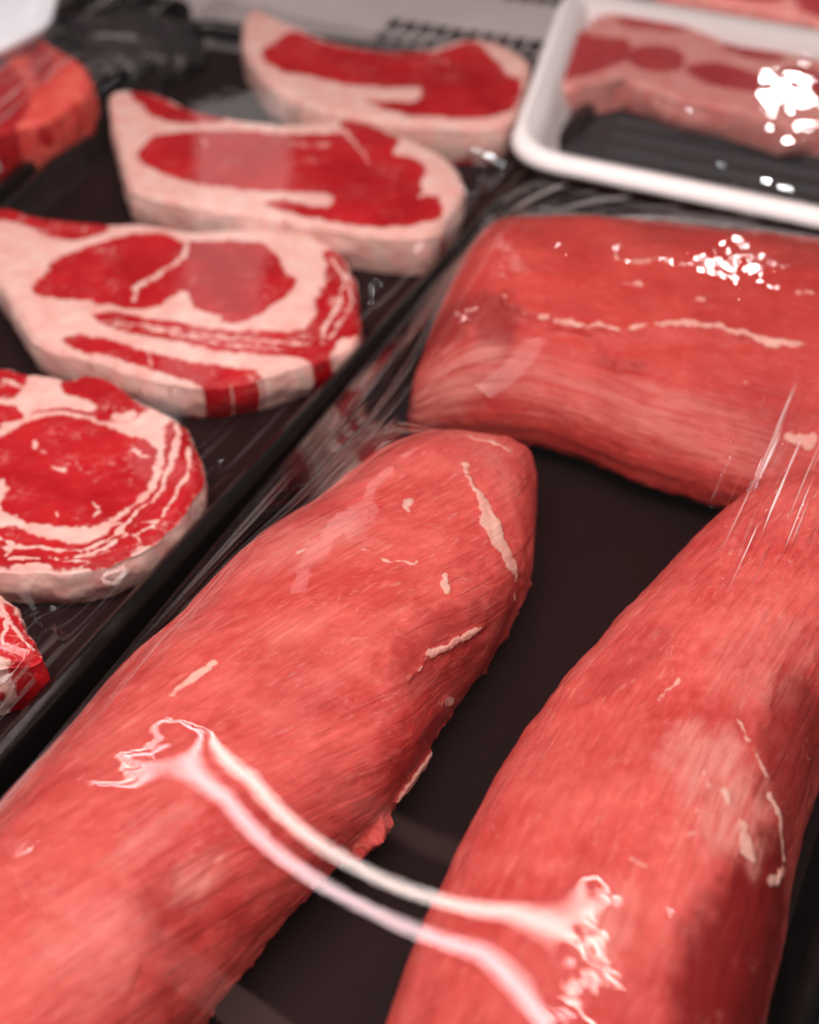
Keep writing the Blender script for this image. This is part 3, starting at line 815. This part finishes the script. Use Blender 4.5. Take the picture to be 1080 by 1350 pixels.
silv3 = [(s8([(100, 580), (170, 510), (250, 450)]), (30, 50, 34), 1.0), (s8([(240, 430), (400, 520), (560, 560), (700, 600), (900, 680)]), (24, 40, 44, 50, 50), 0.55),
         (s8([(770, 560), (760, 640)]), (10, 8), 0.9), (s8([(380, 400), (470, 375)]), (8, 8), 0.7), (s8([(420, 540), (480, 560), (560, 580)]), (6, 9, 6), 0.9)]
tone3 = [(s8([(120, 420), (200, 340), (280, 340), (280, 420)]), (30, 44, 40, 26), 0.6), (s8([(560, 460), (620, 470)]), (12, 14), 0.5)]
ridg3 = [(s8([(290, 300), (400, 345), (600, 380), (800, 362), (960, 405)]), (10, 12, 12, 12, 10), 0.0010), (s8([(280, 330), (380, 370), (600, 410), (900, 420)]), (10, 14, 14, 14), -0.0010),
         (s8([(560, 465), (620, 470), (700, 490)]), (6, 6, 4), -0.0015)]
V3 = joint('beef_roast', V3, F3, G3, 'broad flat red beef roast with a thin fat seam, lying behind the two long loins', 'meat joint', M_ROAST,
           lines3, silv3, tone3, seed=300, ridges=ridg3, rag=0.35)

# ------------------------------------------------------------------ trays
def tube_mesh(path, prof, closed=True):
    """sweep a (offset, z) profile round a 2-D path; offset grows outward (to the right of travel)"""
    P = np.asarray(path, float)
    n = len(P)
    nx = np.roll(P, -1, 0) if closed else np.vstack([P[1:], P[-1:]])
    pv = np.roll(P, 1, 0) if closed else np.vstack([P[:1], P[:-1]])
    t = nx - pv
    t /= np.maximum(np.linalg.norm(t, axis=1), 1e-9)[:, None]
    nn = np.stack([t[:, 1], -t[:, 0]], 1)
    V = np.zeros((n, len(prof), 3))
    for k, (o, z) in enumerate(prof):
        V[:, k, :2] = P + nn * o
        V[:, k, 2] = z
    m = len(prof)
    rows = n if closed else n - 1
    F = []
    for i in range(rows):
        for k in range(m - 1):
            F.append((i * m + k, ((i + 1) % n) * m + k, ((i + 1) % n) * m + k + 1, i * m + k + 1))
    return V.reshape(-1, 3), F

def rounded(poly, r, seg=8):
    P = np.asarray(poly, float)
    out = []
    m = len(P)
    for i in range(m):
        a, b, c = P[i - 1], P[i], P[(i + 1) % m]
        u = (a - b) / np.linalg.norm(a - b); v = (c - b) / np.linalg.norm(c - b)
        p, q = b + u * r, b + v * r
        for t in np.linspace(0, 1, seg + 1):
            out.append((1 - t) ** 2 * p + 2 * t * (1 - t) * b + t ** 2 * q)
    return np.array(out)

def ccw(poly):
    P = np.asarray(poly, float)
    a = (P[:, 0] * np.roll(P[:, 1], -1) - np.roll(P[:, 0], -1) * P[:, 1]).sum()
    return P if a > 0 else P[::-1]

def display_tray(poly, label, rim_h=0.014, lip=0.007):
    P = rounded(ccw(poly), 0.012)
    c = P.mean(0)
    root = empty('display_tray', (c[0], c[1], -0.012), label, 'tray')
    # ccw travel: right of travel is outward
    prof = [(-0.0085, 0.0), (-0.006, 0.0015), (-0.003, rim_h * 0.75), (-0.0015, rim_h), (0.0015, rim_h + 0.0006), (lip - 0.003, rim_h), (lip - 0.0015, rim_h - 0.002), (lip - 0.001, -0.0115)]
    V, F = tube_mesh(P, prof)
    mesh_obj('rim', V, F, M_RIM, root)
    Vf, Ff = tube_mesh(P, [(-0.0085, 0.0), (-0.0085, -0.011)])
    n = len(P)
    V = np.concatenate([np.c_[P + (c - P) / np.linalg.norm(c - P, axis=1)[:, None] * 0.0075, np.full(n, -0.0002)], [[c[0], c[1], -0.0002]]])
    mesh_obj('tray_floor', V, [(i, (i + 1) % n, n) for i in range(n)], M_TRAY, root, smooth=False)
    return root

# shared border line of the two big trays
A0, A1 = at(0, 1003, 0.012)[:2], at(628, 310, 0.012)[:2]
B0, B1 = at(0, 1052, 0.012)[:2], at(676, 243, 0.012)[:2]
e = (A1 - A0) / np.linalg.norm(A1 - A0)
eb = (B1 - B0) / np.linalg.norm(B1 - B0)
e2 = np.array([e[1], -e[0]])
print('strip dirs', e, eb, 'gap', (B0 - A0) @ e2, (B1 - A1) @ e2)
lt_a = A0 - e * 0.34 - e2 * 0.004
fb0, fb1 = at(250, 52, 0.0)[:2], at(740, 126, 0.0)[:2]
bk = (fb1 - fb0) / np.linalg.norm(fb1 - fb0)
def isect(p, u, q, v):
    A = np.array([[u[0], -v[0]], [u[1], -v[1]]])
    t = np.linalg.solve(A, q - p)
    return p + u * t[0]
D0, D1 = at(0, 268, 0.012)[:2], at(245, 28, 0.012)[:2]
ed = (D1 - D0) / np.linalg.norm(D1 - D0)
bp = fb0
lt_b = isect(A0, e, bp, bk)
lt_c = isect(D0, ed, bp, bk)
lt_d = D0 - ed * 0.45
left_poly = [lt_a, lt_b - e2 * 0.004, lt_c + e2 * 0.008, lt_d + e2 * 0.008]
display_tray(left_poly, 'dark brown display tray with a black rim holding the ribeye steaks on the left')
# right tray
rb0, rb1 = at(690, 240, 0.010)[:2], at(1080, 322, 0.010)[:2]
rbv = (rb1 - rb0) / np.linalg.norm(rb1 - rb0)
rt_bl = isect(B0, eb, rb0, rbv)
rr0 = at(1066, 1290, 0.012)[:2]
rt_a = B0 - eb * 0.36
WR = (rr0 - B0) @ np.array([eb[1], -eb[0]])
eb2 = np.array([eb[1], -eb[0]])
right_poly = [rt_a + eb2 * 0.006, rt_bl + eb2 * 0.006, isect(rr0, eb, rb0, rbv), rt_a + eb2 * WR]
display_tray(right_poly, 'dark brown display tray under the pink loins and roast, floor showing between them')
# far-left tray
ft = [D0 - ed * 0.2 - e2 * 0.008, D1 + ed * 0.02 - e2 * 0.008, D1 + ed * 0.02 - e2 * 0.26, D0 - ed * 0.2 - e2 * 0.26]
display_tray(ft, 'black tray at the far left holding the film wrapped meat piece')

# counter under everything
cV = [(-0.9, -0.6, -0.0125), (1.1, -0.6, -0.0125), (1.1, 1.6, -0.0125), (-0.9, 1.6, -0.0125)]
o = mesh_obj('counter', cV, [(0, 1, 2, 3)], M_COUNTER, None, smooth=False)
tag(o, 'black counter deck under the meat trays', 'counter', None, 'structure')

# ------------------------------------------------------------------ clear film
def heightmap(Vs, org, ex, ey, nx, ny, st):
    H = np.full((nx, ny), -1.0)
    for V in Vs:
        q = V[:, :2] - org
        i = np.round((q @ ex) / st).astype(int)
        j = np.round((q @ ey) / st).astype(int)
        ok = (i >= 0) & (i < nx) & (j >= 0) & (j < ny)
        np.maximum.at(H, (i[ok], j[ok]), V[ok, 2])
    # fill pinholes
    for _ in range(2):
        pad = np.pad(H, 1, constant_values=-1)
        nb = np.max([pad[a:a + nx, b:b + ny] for a in range(3) for b in range(3)], axis=0)
        H = np.where(H < 0, np.where(nb > 0, nb - 0.0006, H), H)
    return H

def blur(H, k):
    M = (H > 0).astype(float)
    A = np.where(H > 0, H, 0.0)
    for _ in range(k):
        for X in (0, 1):
            A = 0.25 * np.roll(A, 1, X) + 0.5 * A + 0.25 * np.roll(A, -1, X)
            M = 0.25 * np.roll(M, 1, X) + 0.5 * M + 0.25 * np.roll(M, -1, X)
    return np.where(H > 0, A / np.maximum(M, 1e-6), H)

def relax(z, obs, fixed, it):
    for _ in range(it):
        zz = z.copy()
        zz[1:-1, 1:-1] = 0.25 * (z[:-2, 1:-1] + z[2:, 1:-1] + z[1:-1, :-2] + z[1:-1, 2:])
        zz = np.maximum(zz, obs)
        z = np.where(fixed, z, zz)
    return z

def up2(a, nx, ny):
    x = np.linspace(0, a.shape[0] - 1, nx); y = np.linspace(0, a.shape[1] - 1, ny)
    i = np.clip(x.astype(int), 0, a.shape[0] - 2); j = np.clip(y.astype(int), 0, a.shape[1] - 2)
    fx = (x - i)[:, None]; fy = (y - j)[None, :]
    return (a[i][:, j] * (1 - fx) * (1 - fy) + a[i + 1][:, j] * fx * (1 - fy) + a[i][:, j + 1] * (1 - fx) * fy + a[i + 1][:, j + 1] * fx * fy)

def drape(Vs, org, ex, ey, lx, ly, edge_z, st=0.0012, lift=0.0006, iters=(1500, 500, 160), smooth=20):
    z = None
    contact = None
    for lev, k in ((4, 0), (2, 1), (1, 2)):
        s = st * lev
        nx, ny = int(lx / s) + 1, int(ly / s) + 1
        H = blur(heightmap(Vs, org, ex, ey, nx, ny, s), int(smooth / lev ** 2)) + lift
        ii, jj = np.meshgrid(np.linspace(0, 1, nx), np.linspace(0, 1, ny), indexing='ij')
        edge = (ii == 0) | (ii == 1) | (jj == 0) | (jj == 1)
        if z is None:
            z = np.maximum(np.full((nx, ny), edge_z + 0.02), H)
        else:
            z = np.maximum(up2(z, nx, ny), H)
        z[edge] = edge_z
        z = relax(z, np.where(H > 0, H, -1), edge, iters[k])
    contact = blur(np.where((H > 0) & (z - H < 0.00012), 1.0, 1e-6), 6)
    drape.contact = contact.ravel()
    nx, ny = z.shape
    I, J = np.meshgrid(np.arange(nx) * st, np.arange(ny) * st, indexing='ij')
    P = org[None, None, :] + I[:, :, None] * ex + J[:, :, None] * ey
    V = np.concatenate([P, z[:, :, None]], 2).reshape(-1, 3)
    return V, grid_faces(nx, ny), I.ravel(), J.ravel(), z

# film of the right tray
org = rt_a + eb2 * 0.004
lx = np.linalg.norm(rt_bl - rt_a) + 0.004
ly = WR
Vf, Ff, I_, J_, zf = drape([V1, V2, V3], org, eb, eb2, lx, ly, 0.0155, lift=0.0009, smooth=12)
film_contact = drape.contact.copy()
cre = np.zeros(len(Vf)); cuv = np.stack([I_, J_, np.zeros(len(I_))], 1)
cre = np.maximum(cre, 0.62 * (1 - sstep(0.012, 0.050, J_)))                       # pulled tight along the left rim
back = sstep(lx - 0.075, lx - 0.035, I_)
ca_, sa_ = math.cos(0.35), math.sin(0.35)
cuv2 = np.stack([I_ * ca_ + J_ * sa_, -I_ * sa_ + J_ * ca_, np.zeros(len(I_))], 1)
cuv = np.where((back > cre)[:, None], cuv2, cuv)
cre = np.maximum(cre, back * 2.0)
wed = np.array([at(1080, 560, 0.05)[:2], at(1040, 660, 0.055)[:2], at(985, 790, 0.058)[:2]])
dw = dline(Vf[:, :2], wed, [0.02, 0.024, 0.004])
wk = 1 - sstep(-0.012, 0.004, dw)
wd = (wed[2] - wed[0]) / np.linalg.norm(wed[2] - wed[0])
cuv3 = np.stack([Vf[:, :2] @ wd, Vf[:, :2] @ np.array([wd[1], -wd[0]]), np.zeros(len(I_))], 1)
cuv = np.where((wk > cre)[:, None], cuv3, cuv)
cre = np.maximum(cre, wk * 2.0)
rp = np.array([at(660, 330, 0.056)[:2], at(820, 340, 0.056)[:2], at(1010, 350, 0.056)[:2], at(1200, 380, 0.056)[:2]])
wrk = 1 - sstep(-0.02, 0.015, dline(Vf[:, :2], rp, [0.05, 0.05]))
wrk = np.maximum(np.maximum(wrk, back), np.where(wrk > 0.02, 0, film_contact ** 2 * 0.30))
# a slight twist in the free span between the two long loins
tw0, tw1 = at(300, 1060, 0.06)[:2], at(640, 1250, 0.06)[:2]
tm = (tw0 + tw1) / 2
ex_ = (tw1 - tw0) / np.linalg.norm(tw1 - tw0)
ss = (Vf[:, :2] - tm) @ np.array([-ex_[1], ex_[0]])
tt = (Vf[:, :2] - tm) @ ex_ / (np.linalg.norm(tw1 - tw0) / 2)
Vf[:, 2] += -0.014 * ss * np.exp(-(ss / 0.09) ** 2) * np.clip(1 - tt ** 2, 0, 1) * (1 - film_contact)
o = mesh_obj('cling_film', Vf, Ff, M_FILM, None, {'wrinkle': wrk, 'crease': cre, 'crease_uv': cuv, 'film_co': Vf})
tag(o, 'clear stretch film over the roast and long loins, mirroring two bright lamp tubes', 'cling film')

# film of the left tray: taut and nearly flat over the steaks
lorg = lt_a - e2 * 0.36
llx = np.linalg.norm(lt_b - lt_a) - 0.004
Vl, Fl, I_, J_, zl = drape(ALL_LEFT, lorg, e, e2, llx, 0.356, 0.0155, st=0.002, lift=0.0022, iters=(900, 350, 120), smooth=50)
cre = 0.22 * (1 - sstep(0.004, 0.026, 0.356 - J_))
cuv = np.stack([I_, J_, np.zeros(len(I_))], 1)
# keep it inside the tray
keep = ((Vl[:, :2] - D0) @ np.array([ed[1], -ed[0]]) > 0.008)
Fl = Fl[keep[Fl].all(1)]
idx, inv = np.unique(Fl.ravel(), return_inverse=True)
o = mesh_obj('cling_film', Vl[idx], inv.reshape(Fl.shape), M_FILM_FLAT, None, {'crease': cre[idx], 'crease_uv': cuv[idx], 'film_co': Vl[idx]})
tag(o, 'taut clear film over the ribeye steaks on the left tray, carrying a pale upright reflection', 'cling film')

# ------------------------------------------------------------------ white foam tray with chops
s1 = lambda p: sc_pts(p, 2.634, 670, 0)
FZ = 0.030
front = atl(s1([(180, 575), (1080, 762)]), FZ)
leftl = atl(s1([(175, 0), (35, 385)]), FZ)
fv_ = (front[1] - front[0]) / np.linalg.norm(front[1] - front[0])
lv_ = (leftl[0] - leftl[1]) / np.linalg.norm(leftl[0] - leftl[1])
corner = isect(front[0], fv_, leftl[0], lv_)
foam_poly = ccw([corner, corner + fv_ * 0.30, corner + fv_ * 0.30 + lv_ * 0.22, corner + lv_ * 0.22])
P = rounded(foam_poly, 0.030, 14)
fc = P.mean(0)
foam = empty('foam_tray', (fc[0], fc[1], -0.012), 'white foam tray with a rounded corner and dark inside, at the top right', 'tray')
prof = [(-0.030, 0.004), (-0.026, 0.006), (-0.019, 0.020), (-0.016, FZ - 0.003), (-0.013, FZ), (-0.007, FZ + 0.0015), (-0.002, FZ), (0.0, FZ - 0.004), (-0.002, FZ - 0.007), (-0.006, FZ - 0.006), (-0.02, -0.0075)]
V, F = tube_mesh(P, prof)
mesh_obj('rim', V, F, M_FOAM, foam)
inn = []
n = len(P)
t = np.roll(P, -1, 0) - np.roll(P, 1, 0); t /= np.linalg.norm(t, axis=1)[:, None]
nn = np.stack([t[:, 1], -t[:, 0]], 1)
Pl = P - nn * 0.0185
V = np.concatenate([np.c_[Pl, np.full(n, 0.019)], np.c_[P - nn * 0.0265, np.full(n, 0.0065)], np.c_[P - nn * 0.032, np.full(n, 0.0048)], [[fc[0], fc[1], 0.0046]]])
F = [(i, (i + 1) % n, n + (i + 1) % n, n + i) for i in range(n)] + [(n + i, n + (i + 1) % n, 2 * n + (i + 1) % n, 2 * n + i) for i in range(n)] + [(2 * n + i, 2 * n + (i + 1) % n, 3 * n) for i in range(n)]
mesh_obj('dark_liner', V, F, M_PAD, foam)
for k in range(9):   # shallow moulded ribs in the floor
    a = corner + lv_ * (0.040 + 0.018 * k) + fv_ * 0.05
    b = corner + lv_ * (0.040 + 0.018 * k) + fv_ * 0.25
    pts = np.linspace(a, b, 24)
    V, F = tube_mesh(pts, [(-0.004, 0.0044), (-0.002, 0.0062), (0.0, 0.0067), (0.002, 0.0062), (0.004, 0.0044)], False)
    mesh_obj('rib', V, F, M_PAD, foam)

chop_out = s1([(150, 225), (190, 150), (240, 105), (285, 88), (305, 52), (380, 42), (500, 58), (620, 88), (730, 130), (850, 160), (960, 178), (1100, 210), (1220, 260), (1240, 380),
               (1150, 440), (1060, 430), (980, 440), (900, 415), (780, 380), (600, 345), (480, 300), (400, 275), (330, 290), (220, 300), (152, 278)])
chop_lean = [s1([(430, 175), (500, 155), (590, 180), (612, 220), (560, 250), (470, 240), (420, 215)]), s1([(620, 240), (690, 218), (800, 235), (880, 275), (890, 310), (800, 312), (680, 285)]),
             s1([(160, 225), (200, 160), (260, 120), (330, 130), (420, 140), (410, 200), (330, 240), (220, 270), (165, 255)]), s1([(380, 60), (500, 72), (610, 100), (560, 110), (420, 90)]),
             s1([(740, 150), (850, 175), (960, 195), (920, 215), (800, 190)]), s1([(960, 240), (1080, 250), (1180, 300), (1100, 350), (980, 310)])]
chop_grp = 'chops in the white foam tray'
rC, VC1 = slab('meat_chop', chop_out, 0.018, chop_lean, [], [], 'pink bone-in chop lying nearest in the white foam tray, whole left end visible', 'chop', chop_grp, M_CHOP, z0=0.0072, nth=420, nr=70,
               part_names=('lean', 'lean_strip', 'fat'), eye_count=2)
chop2_out = s1([(520, -60), (640, -120), (800, -140), (1000, -100), (1180, -60), (1260, 30), (1200, 100), (1100, 92), (1000, 55), (850, 15), (700, -10), (580, -20)])
chop2_lean = [s1([(640, -60), (760, -90), (900, -60), (960, -10), (860, 0), (720, -20)]), s1([(980, -50), (1120, -20), (1180, 40), (1100, 60), (1010, 20)])]
rC, VC2 = slab('meat_chop', chop2_out, 0.018, chop2_lean, [], [], 'chop at the very top right, only its pale pink lower edge in view', 'chop', chop_grp, M_CHOP, z0=0.0072, nth=360, nr=60,
               part_names=('lean', 'lean_strip', 'fat'), eye_count=1)
# its film, stretched rim to rim
lx, ly = 0.30 - 0.012, 0.22 - 0.012
Vt, Ft, I_, J_, zt_ = drape([VC1, VC2], corner + fv_ * 0.006 + lv_ * 0.006, fv_, lv_, lx, ly, FZ + 0.0022, st=0.002, lift=0.001, iters=(600, 200, 60))
Vt[:, 2] += 0.0004 * fbm(Vt[:, :2], 60, 3, 5) * np.clip(np.minimum(np.minimum(I_, lx - I_), np.minimum(J_, ly - J_)) / 0.02, 0, 1)
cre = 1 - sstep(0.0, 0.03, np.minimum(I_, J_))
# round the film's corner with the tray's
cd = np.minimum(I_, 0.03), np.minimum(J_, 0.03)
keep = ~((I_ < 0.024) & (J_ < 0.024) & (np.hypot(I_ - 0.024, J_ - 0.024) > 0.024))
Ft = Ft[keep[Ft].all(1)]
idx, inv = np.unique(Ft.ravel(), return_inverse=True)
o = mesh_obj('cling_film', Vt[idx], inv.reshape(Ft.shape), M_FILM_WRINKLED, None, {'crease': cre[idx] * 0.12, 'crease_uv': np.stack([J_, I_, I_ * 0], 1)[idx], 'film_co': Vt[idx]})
tag(o, 'shiny clear film over the white foam tray of chops, with white glints', 'cling film')

# ------------------------------------------------------------------ grey vent grate at the back
GZ = -0.0085
g0, g1 = at(514, 23, GZ)[:2], at(720, 54, GZ)[:2]
gu = (g1 - g0) / np.linalg.norm(g1 - g0)
gn = np.array([-gu[1], gu[0]])
pitch_v = abs(float((at(600, 37, GZ)[:2] - at(600, 53.5, GZ)[:2]) @ gn))
pitch_u = float((at(600, 40, GZ)[:2] - at(577, 40, GZ)[:2]) @ gu)
band = float((at(720, 6, GZ)[:2] - g1) @ gn)
vfront = float((at(420, 62, GZ)[:2] - g0) @ gn)
vent = empty('vent_grate', (g0[0], g0[1], -0.012), 'grey metal grate with rows of square black holes, behind the farthest steak', 'vent')
def flat_box(u0, u1, v0, v1, z0=GZ - 0.0009, z1=GZ):
    pts = []
    for z in (z0, z1):
        for uu, vv in ((u0, v0), (u1, v0), (u1, v1), (u0, v1)):
            q = g0 + gu * uu + gn * vv
            pts.append((q[0], q[1], z))
    return pts, [(0, 1, 5, 4), (1, 2, 6, 5), (2, 3, 7, 6), (3, 0, 4, 7), (0, 3, 2, 1), (4, 5, 6, 7)]
def join(boxes):
    V, F = [], []
    for p, f in boxes:
        k = len(V)
        V += p
        F += [tuple(i + k for i in q) for q in f]
    return np.array(V), F
def lattice(u0, nu_, v0, nv_, sgn):
    bx = []
    for k in range(nu_ + 1):
        bx.append(flat_box(u0 + k * pitch_u, u0 + k * pitch_u + pitch_u * 0.22, min(v0, v0 + sgn * nv_ * pitch_v), max(v0, v0 + sgn * nv_ * pitch_v), GZ - 0.0012, GZ - 0.0003))
    for k in range(1, nv_ + 1):
        a = v0 + sgn * k * pitch_v
        bx.append(flat_box(u0, u0 + nu_ * pitch_u, a - pitch_v * 0.10, a + pitch_v * 0.10, GZ - 0.0013, GZ - 0.0006))
    return join(bx)
uh2 = float((at(655, 0, GZ)[:2] - g0) @ gu)
mesh_obj('plate', *join([flat_box(-0.20, 0.34, 0.0, band), flat_box(-0.20, -0.0003, vfront - 0.05, -0.0003), flat_box(-0.20, uh2 - 0.0003, band + 0.0003, band + 0.16)]), M_STEEL, vent, smooth=False)
mesh_obj('hole_grid', *lattice(0.0, 15, -0.0004, 6, -1), M_STEEL, vent, smooth=False)
mesh_obj('hole_grid', *lattice(uh2, 9, band + 0.0004, 8, 1), M_STEEL, vent, smooth=False)

# ------------------------------------------------------------------ things at the far left
s0 = lambda p: sc_pts(p, 3.0, 0, 0)
fm_out = s0([(-300, 420), (-160, 330), (0, 262), (90, 188), (160, 155), (230, 188), (310, 228), (362, 300), (352, 350), (290, 405), (180, 470), (60, 500), (-120, 560), (-300, 560)])
fm_lean = [s0([(-200, 420), (-60, 330), (30, 262), (80, 300), (112, 400), (95, 465), (40, 505), (-60, 560), (-200, 580)]), s0([(120, 175), (190, 190), (210, 240), (190, 300), (165, 330), (130, 260)])]
M_RAWPIECE = meat_mat('raw_piece', (0.34, 0.010, 0.016), (0.44, 0.022, 0.024), (0.24, 0.004, 0.008), (0.66, 0.13, 0.10), (0.58, 0.05, 0.045), fibre=0.4, rough=0.35, sss=0.25, marble=0.2)
r_, VF = slab('meat_piece', fm_out, 0.034, fm_lean, [], [], 'red and orange pink meat piece under wrinkled film, cut off at the far left', 'meat piece', None, M_RAWPIECE, nth=420, nr=70,
              part_names=('lean', 'lean_strip', 'fat'))
# a darker second slice under it
org = D0 - ed * 0.10 - e2 * 0.22
Vw, Fw, I_, J_, zw = drape([VF], org, ed, np.array([ed[1], -ed[0]]), 0.36, 0.205, 0.0155, st=0.002, lift=0.001, iters=(800, 300, 80))
Vw[:, 2] += 0.0005 * fbm(Vw[:, :2], 110, 3, 15) * np.clip(np.minimum(J_, 0.205 - J_) / 0.02, 0, 1)
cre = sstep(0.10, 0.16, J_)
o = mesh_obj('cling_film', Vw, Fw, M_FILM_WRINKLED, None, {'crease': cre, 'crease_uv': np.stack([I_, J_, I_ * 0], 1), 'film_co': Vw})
tag(o, 'wrinkled clear film over the meat piece at the far left', 'cling film')

def lump(name, px, py, z, rx, ry, rz, mat, label, cat, seed, rough_amp=0.25, n=90, m=140):
    c = at(px, py, z)
    c[2] = 0
    th = np.linspace(0.001, math.pi - 0.001, n); ph = np.linspace(0, 2 * math.pi, m, endpoint=False)
    T, Ph = np.meshgrid(th, ph, indexing='ij')
    D = np.stack([np.sin(T) * np.cos(Ph), np.sin(T) * np.sin(Ph), np.cos(T)], 2).reshape(-1, 3)
    r = 1 + 0.16 * fbm(D, 1.3, 2, seed) - 0.10 * (1 - sstep(0, 0.5, np.abs(fbm(D * np.array([1, 2.2, 1]), 2.0, 2, seed + 3)))) + 0.03 * fbm(D, 6, 3, seed + 5)
    V = D * r[:, None] * np.array([rx, ry, rz])
    V[:, 2] = np.maximum(V[:, 2] + rz * 0.75, 0.0)
    V = V + np.array([c[0], c[1], -0.0115])
    F = grid_faces(n, m, True)[:, ::-1]
    o = mesh_obj(name, V, F, mat)
    o.location = (0, 0, 0)
    return tag(o, label, cat)
lump('plastic_bag', 140, 40, 0.02, 0.055, 0.046, 0.022, M_BAG, 'crumpled black plastic bag at the top left behind the meat piece', 'bag', 3)

wp = [at(x, y, 0.045)[:2] for x, y in ((-260, -60), (78, -30), (62, 30), (0, 62), (-260, 150))]
P = rounded(ccw(wp), 0.012)
Pc = P.mean(0)
wt = empty('plastic_tub', (Pc[0], Pc[1], -0.012), 'bright bluish white plastic tub cut off at the top left corner', 'tub')
V, F = tube_mesh(P, [(-0.010, 0.040), (-0.006, 0.045), (-0.001, 0.0465), (0.002, 0.045), (0.0015, 0.041), (-0.002, 0.038), (-0.006, -0.0118)])
mesh_obj('wall', V, F, M_WHITE, wt)
n = len(P)
nn = P - Pc
V = np.concatenate([np.c_[P - nn / np.linalg.norm(nn, axis=1)[:, None] * 0.008, np.full(n, 0.041)], [[Pc[0], Pc[1], 0.043]]])
mesh_obj('lid', V, [(i, (i + 1) % n, n) for i in range(n)], M_WHITE, wt)

# ------------------------------------------------------------------ lamps
def mirror_pt(px, py, zf_, zlamp):
    """where a lamp at height zlamp must hang to be mirrored at a photo position by level film at zf_"""
    return at(px, py, 2 * zf_ - zlamp)[:2]

def tube_light(name, pA, pB, zfilm, zl_, width, radiance, col, ext=(0.5, 0.5)):
    a = mirror_pt(*pA, zfilm, zl_); b = mirror_pt(*pB, zfilm, zl_)
    u = (b - a) / np.linalg.norm(b - a)
    a2, b2 = a - u * ext[0], b + u * ext[1]
    L = np.linalg.norm(b2 - a2)
    ld = bpy.data.lights.new(name, 'AREA')
    ld.shape = 'RECTANGLE'
    ld.size = L
    ld.size_y = width
    ld.energy = radiance * math.pi * L * width
    ld.color = col
    o = bpy.data.objects.new(name, ld)
    C.objects.link(o)
    c = (a2 + b2) / 2
    o.location = (c[0], c[1], zl_)
    o.rotation_euler = (0, 0, math.atan2(u[1], u[0]))
    print(name, 'from', a, 'to', b, 'len', L)
    return o
TZ = 0.62
def tube_light(name, pA, pB, width, radiance, col, ext, zfilm=0.060):
    a, b = mirror_pt(*pA, zfilm, TZ), mirror_pt(*pB, zfilm, TZ)
    u = (b - a) / np.linalg.norm(b - a)
    L = np.linalg.norm(b - a) + 2 * ext
    ld = bpy.data.lights.new(name, 'AREA')
    ld.shape = 'RECTANGLE'
    ld.size = L
    ld.size_y = width
    ld.energy = radiance * math.pi * L * width
    ld.color = col
    o = bpy.data.objects.new(name, ld)
    C.objects.link(o)
    o.location = ((a[0] + b[0]) / 2, (a[1] + b[1]) / 2, TZ)
    o.rotation_euler = (0, 0, math.atan2(u[1], u[0]))
    print(name, a, b, 'dir', u)
    return o
tube_light('lamp_tube', (258, 996), (660, 1244), 0.0100, 14, (1.0, 0.80, 0.74), 0.35)
tube_light('lamp_tube', (226, 1022), (645, 1298), 0.0105, 13, (1.0, 0.70, 0.72), 0.35)
tube_light('lamp_tube', (340, 930), (590, 1120), 0.020, 0.32, (1.0, 0.55, 0.50), 0.35)
tube_light('lamp_tube', (60, 1140), (290, 1350), 0.034, 0.5, (1.0, 0.55, 0.50), 0.35)

def spot(px, py, zf_, dist, rad, radiance, col=(1, 1, 1)):
    d = ray(px, py)
    p = at(px, py, zf_)
    r = np.array([d[0], d[1], -d[2]])
    q = p + r * dist
    ld = bpy.data.lights.new('ceiling_lamp', 'POINT')
    ld.shadow_soft_size = rad
    ld.energy = radiance * 4 * math.pi ** 2 * rad ** 2
    ld.color = col
    o = bpy.data.objects.new('ceiling_lamp', ld)
    C.objects.link(o)
    o.location = q
spot(970, 335, 0.058, 1.9, 0.022, 70)
spot(1045, 118, 0.033, 1.9, 0.020, 60)
spot(860, 300, 0.058, 2.0, 0.014, 80)

# pale upright reflection in the left film: a dim lit panel well behind the counter
d1, d2 = ray(258, 300), ray(388, 300)
zf_ = 0.021
Y = 2.2
def mir_at_y(px, py):
    d = ray(px, py); p = at(px, py, zf_)
    r = np.array([d[0], d[1], -d[2]])
    return p + r * ((Y - p[1]) / r[1])
a, b = mir_at_y(258, 250), mir_at_y(388, 250)
ld = bpy.data.lights.new('light_panel', 'AREA')
ld.shape = 'RECTANGLE'
ld.size = b[0] - a[0]
ld.size_y = 1.1
ld.energy = 0.75 * math.pi * ld.size * ld.size_y
ld.color = (1, 0.93, 0.88)
o = bpy.data.objects.new('light_panel', ld)
C.objects.link(o)
o.location = ((a[0] + b[0]) / 2, Y, 1.45)
o.rotation_euler = (math.radians(-90), 0, 0)

# added soft overhead fill light, out of view above the camera
ld = bpy.data.lights.new('fill_lamp', 'AREA')
ld.shape = 'RECTANGLE'
ld.size, ld.size_y = 1.6, 0.6
ld.energy = 21.0
ld.color = (1.0, 0.86, 0.82)
o = bpy.data.objects.new('fill_lamp', ld)
C.objects.link(o)
o.location = (-0.15, -0.30, 1.02)
o.rotation_euler = (math.radians(18), 0, 0)

w = bpy.data.worlds.new('World')
sc.world = w
w.use_nodes = True
bg = w.node_tree.nodes['Background']
bg.inputs[0].default_value = (1.0, 0.90, 0.88, 1)
bg.inputs[1].default_value = 0.035

sc.view_settings.view_transform = 'Standard'
sc.view_settings.look = 'None'
sc.view_settings.exposure = 0.0
sc.view_settings.gamma = 1.0
sc.cycles.use_denoising = True
sc.cycles.adaptive_threshold = 0.025
sc.cycles.max_bounces = 10
sc.cycles.transparent_max_bounces = 16
sc.cycles.sample_clamp_indirect = 8
sc.cycles.caustics_reflective = False
sc.cycles.caustics_refractive = False
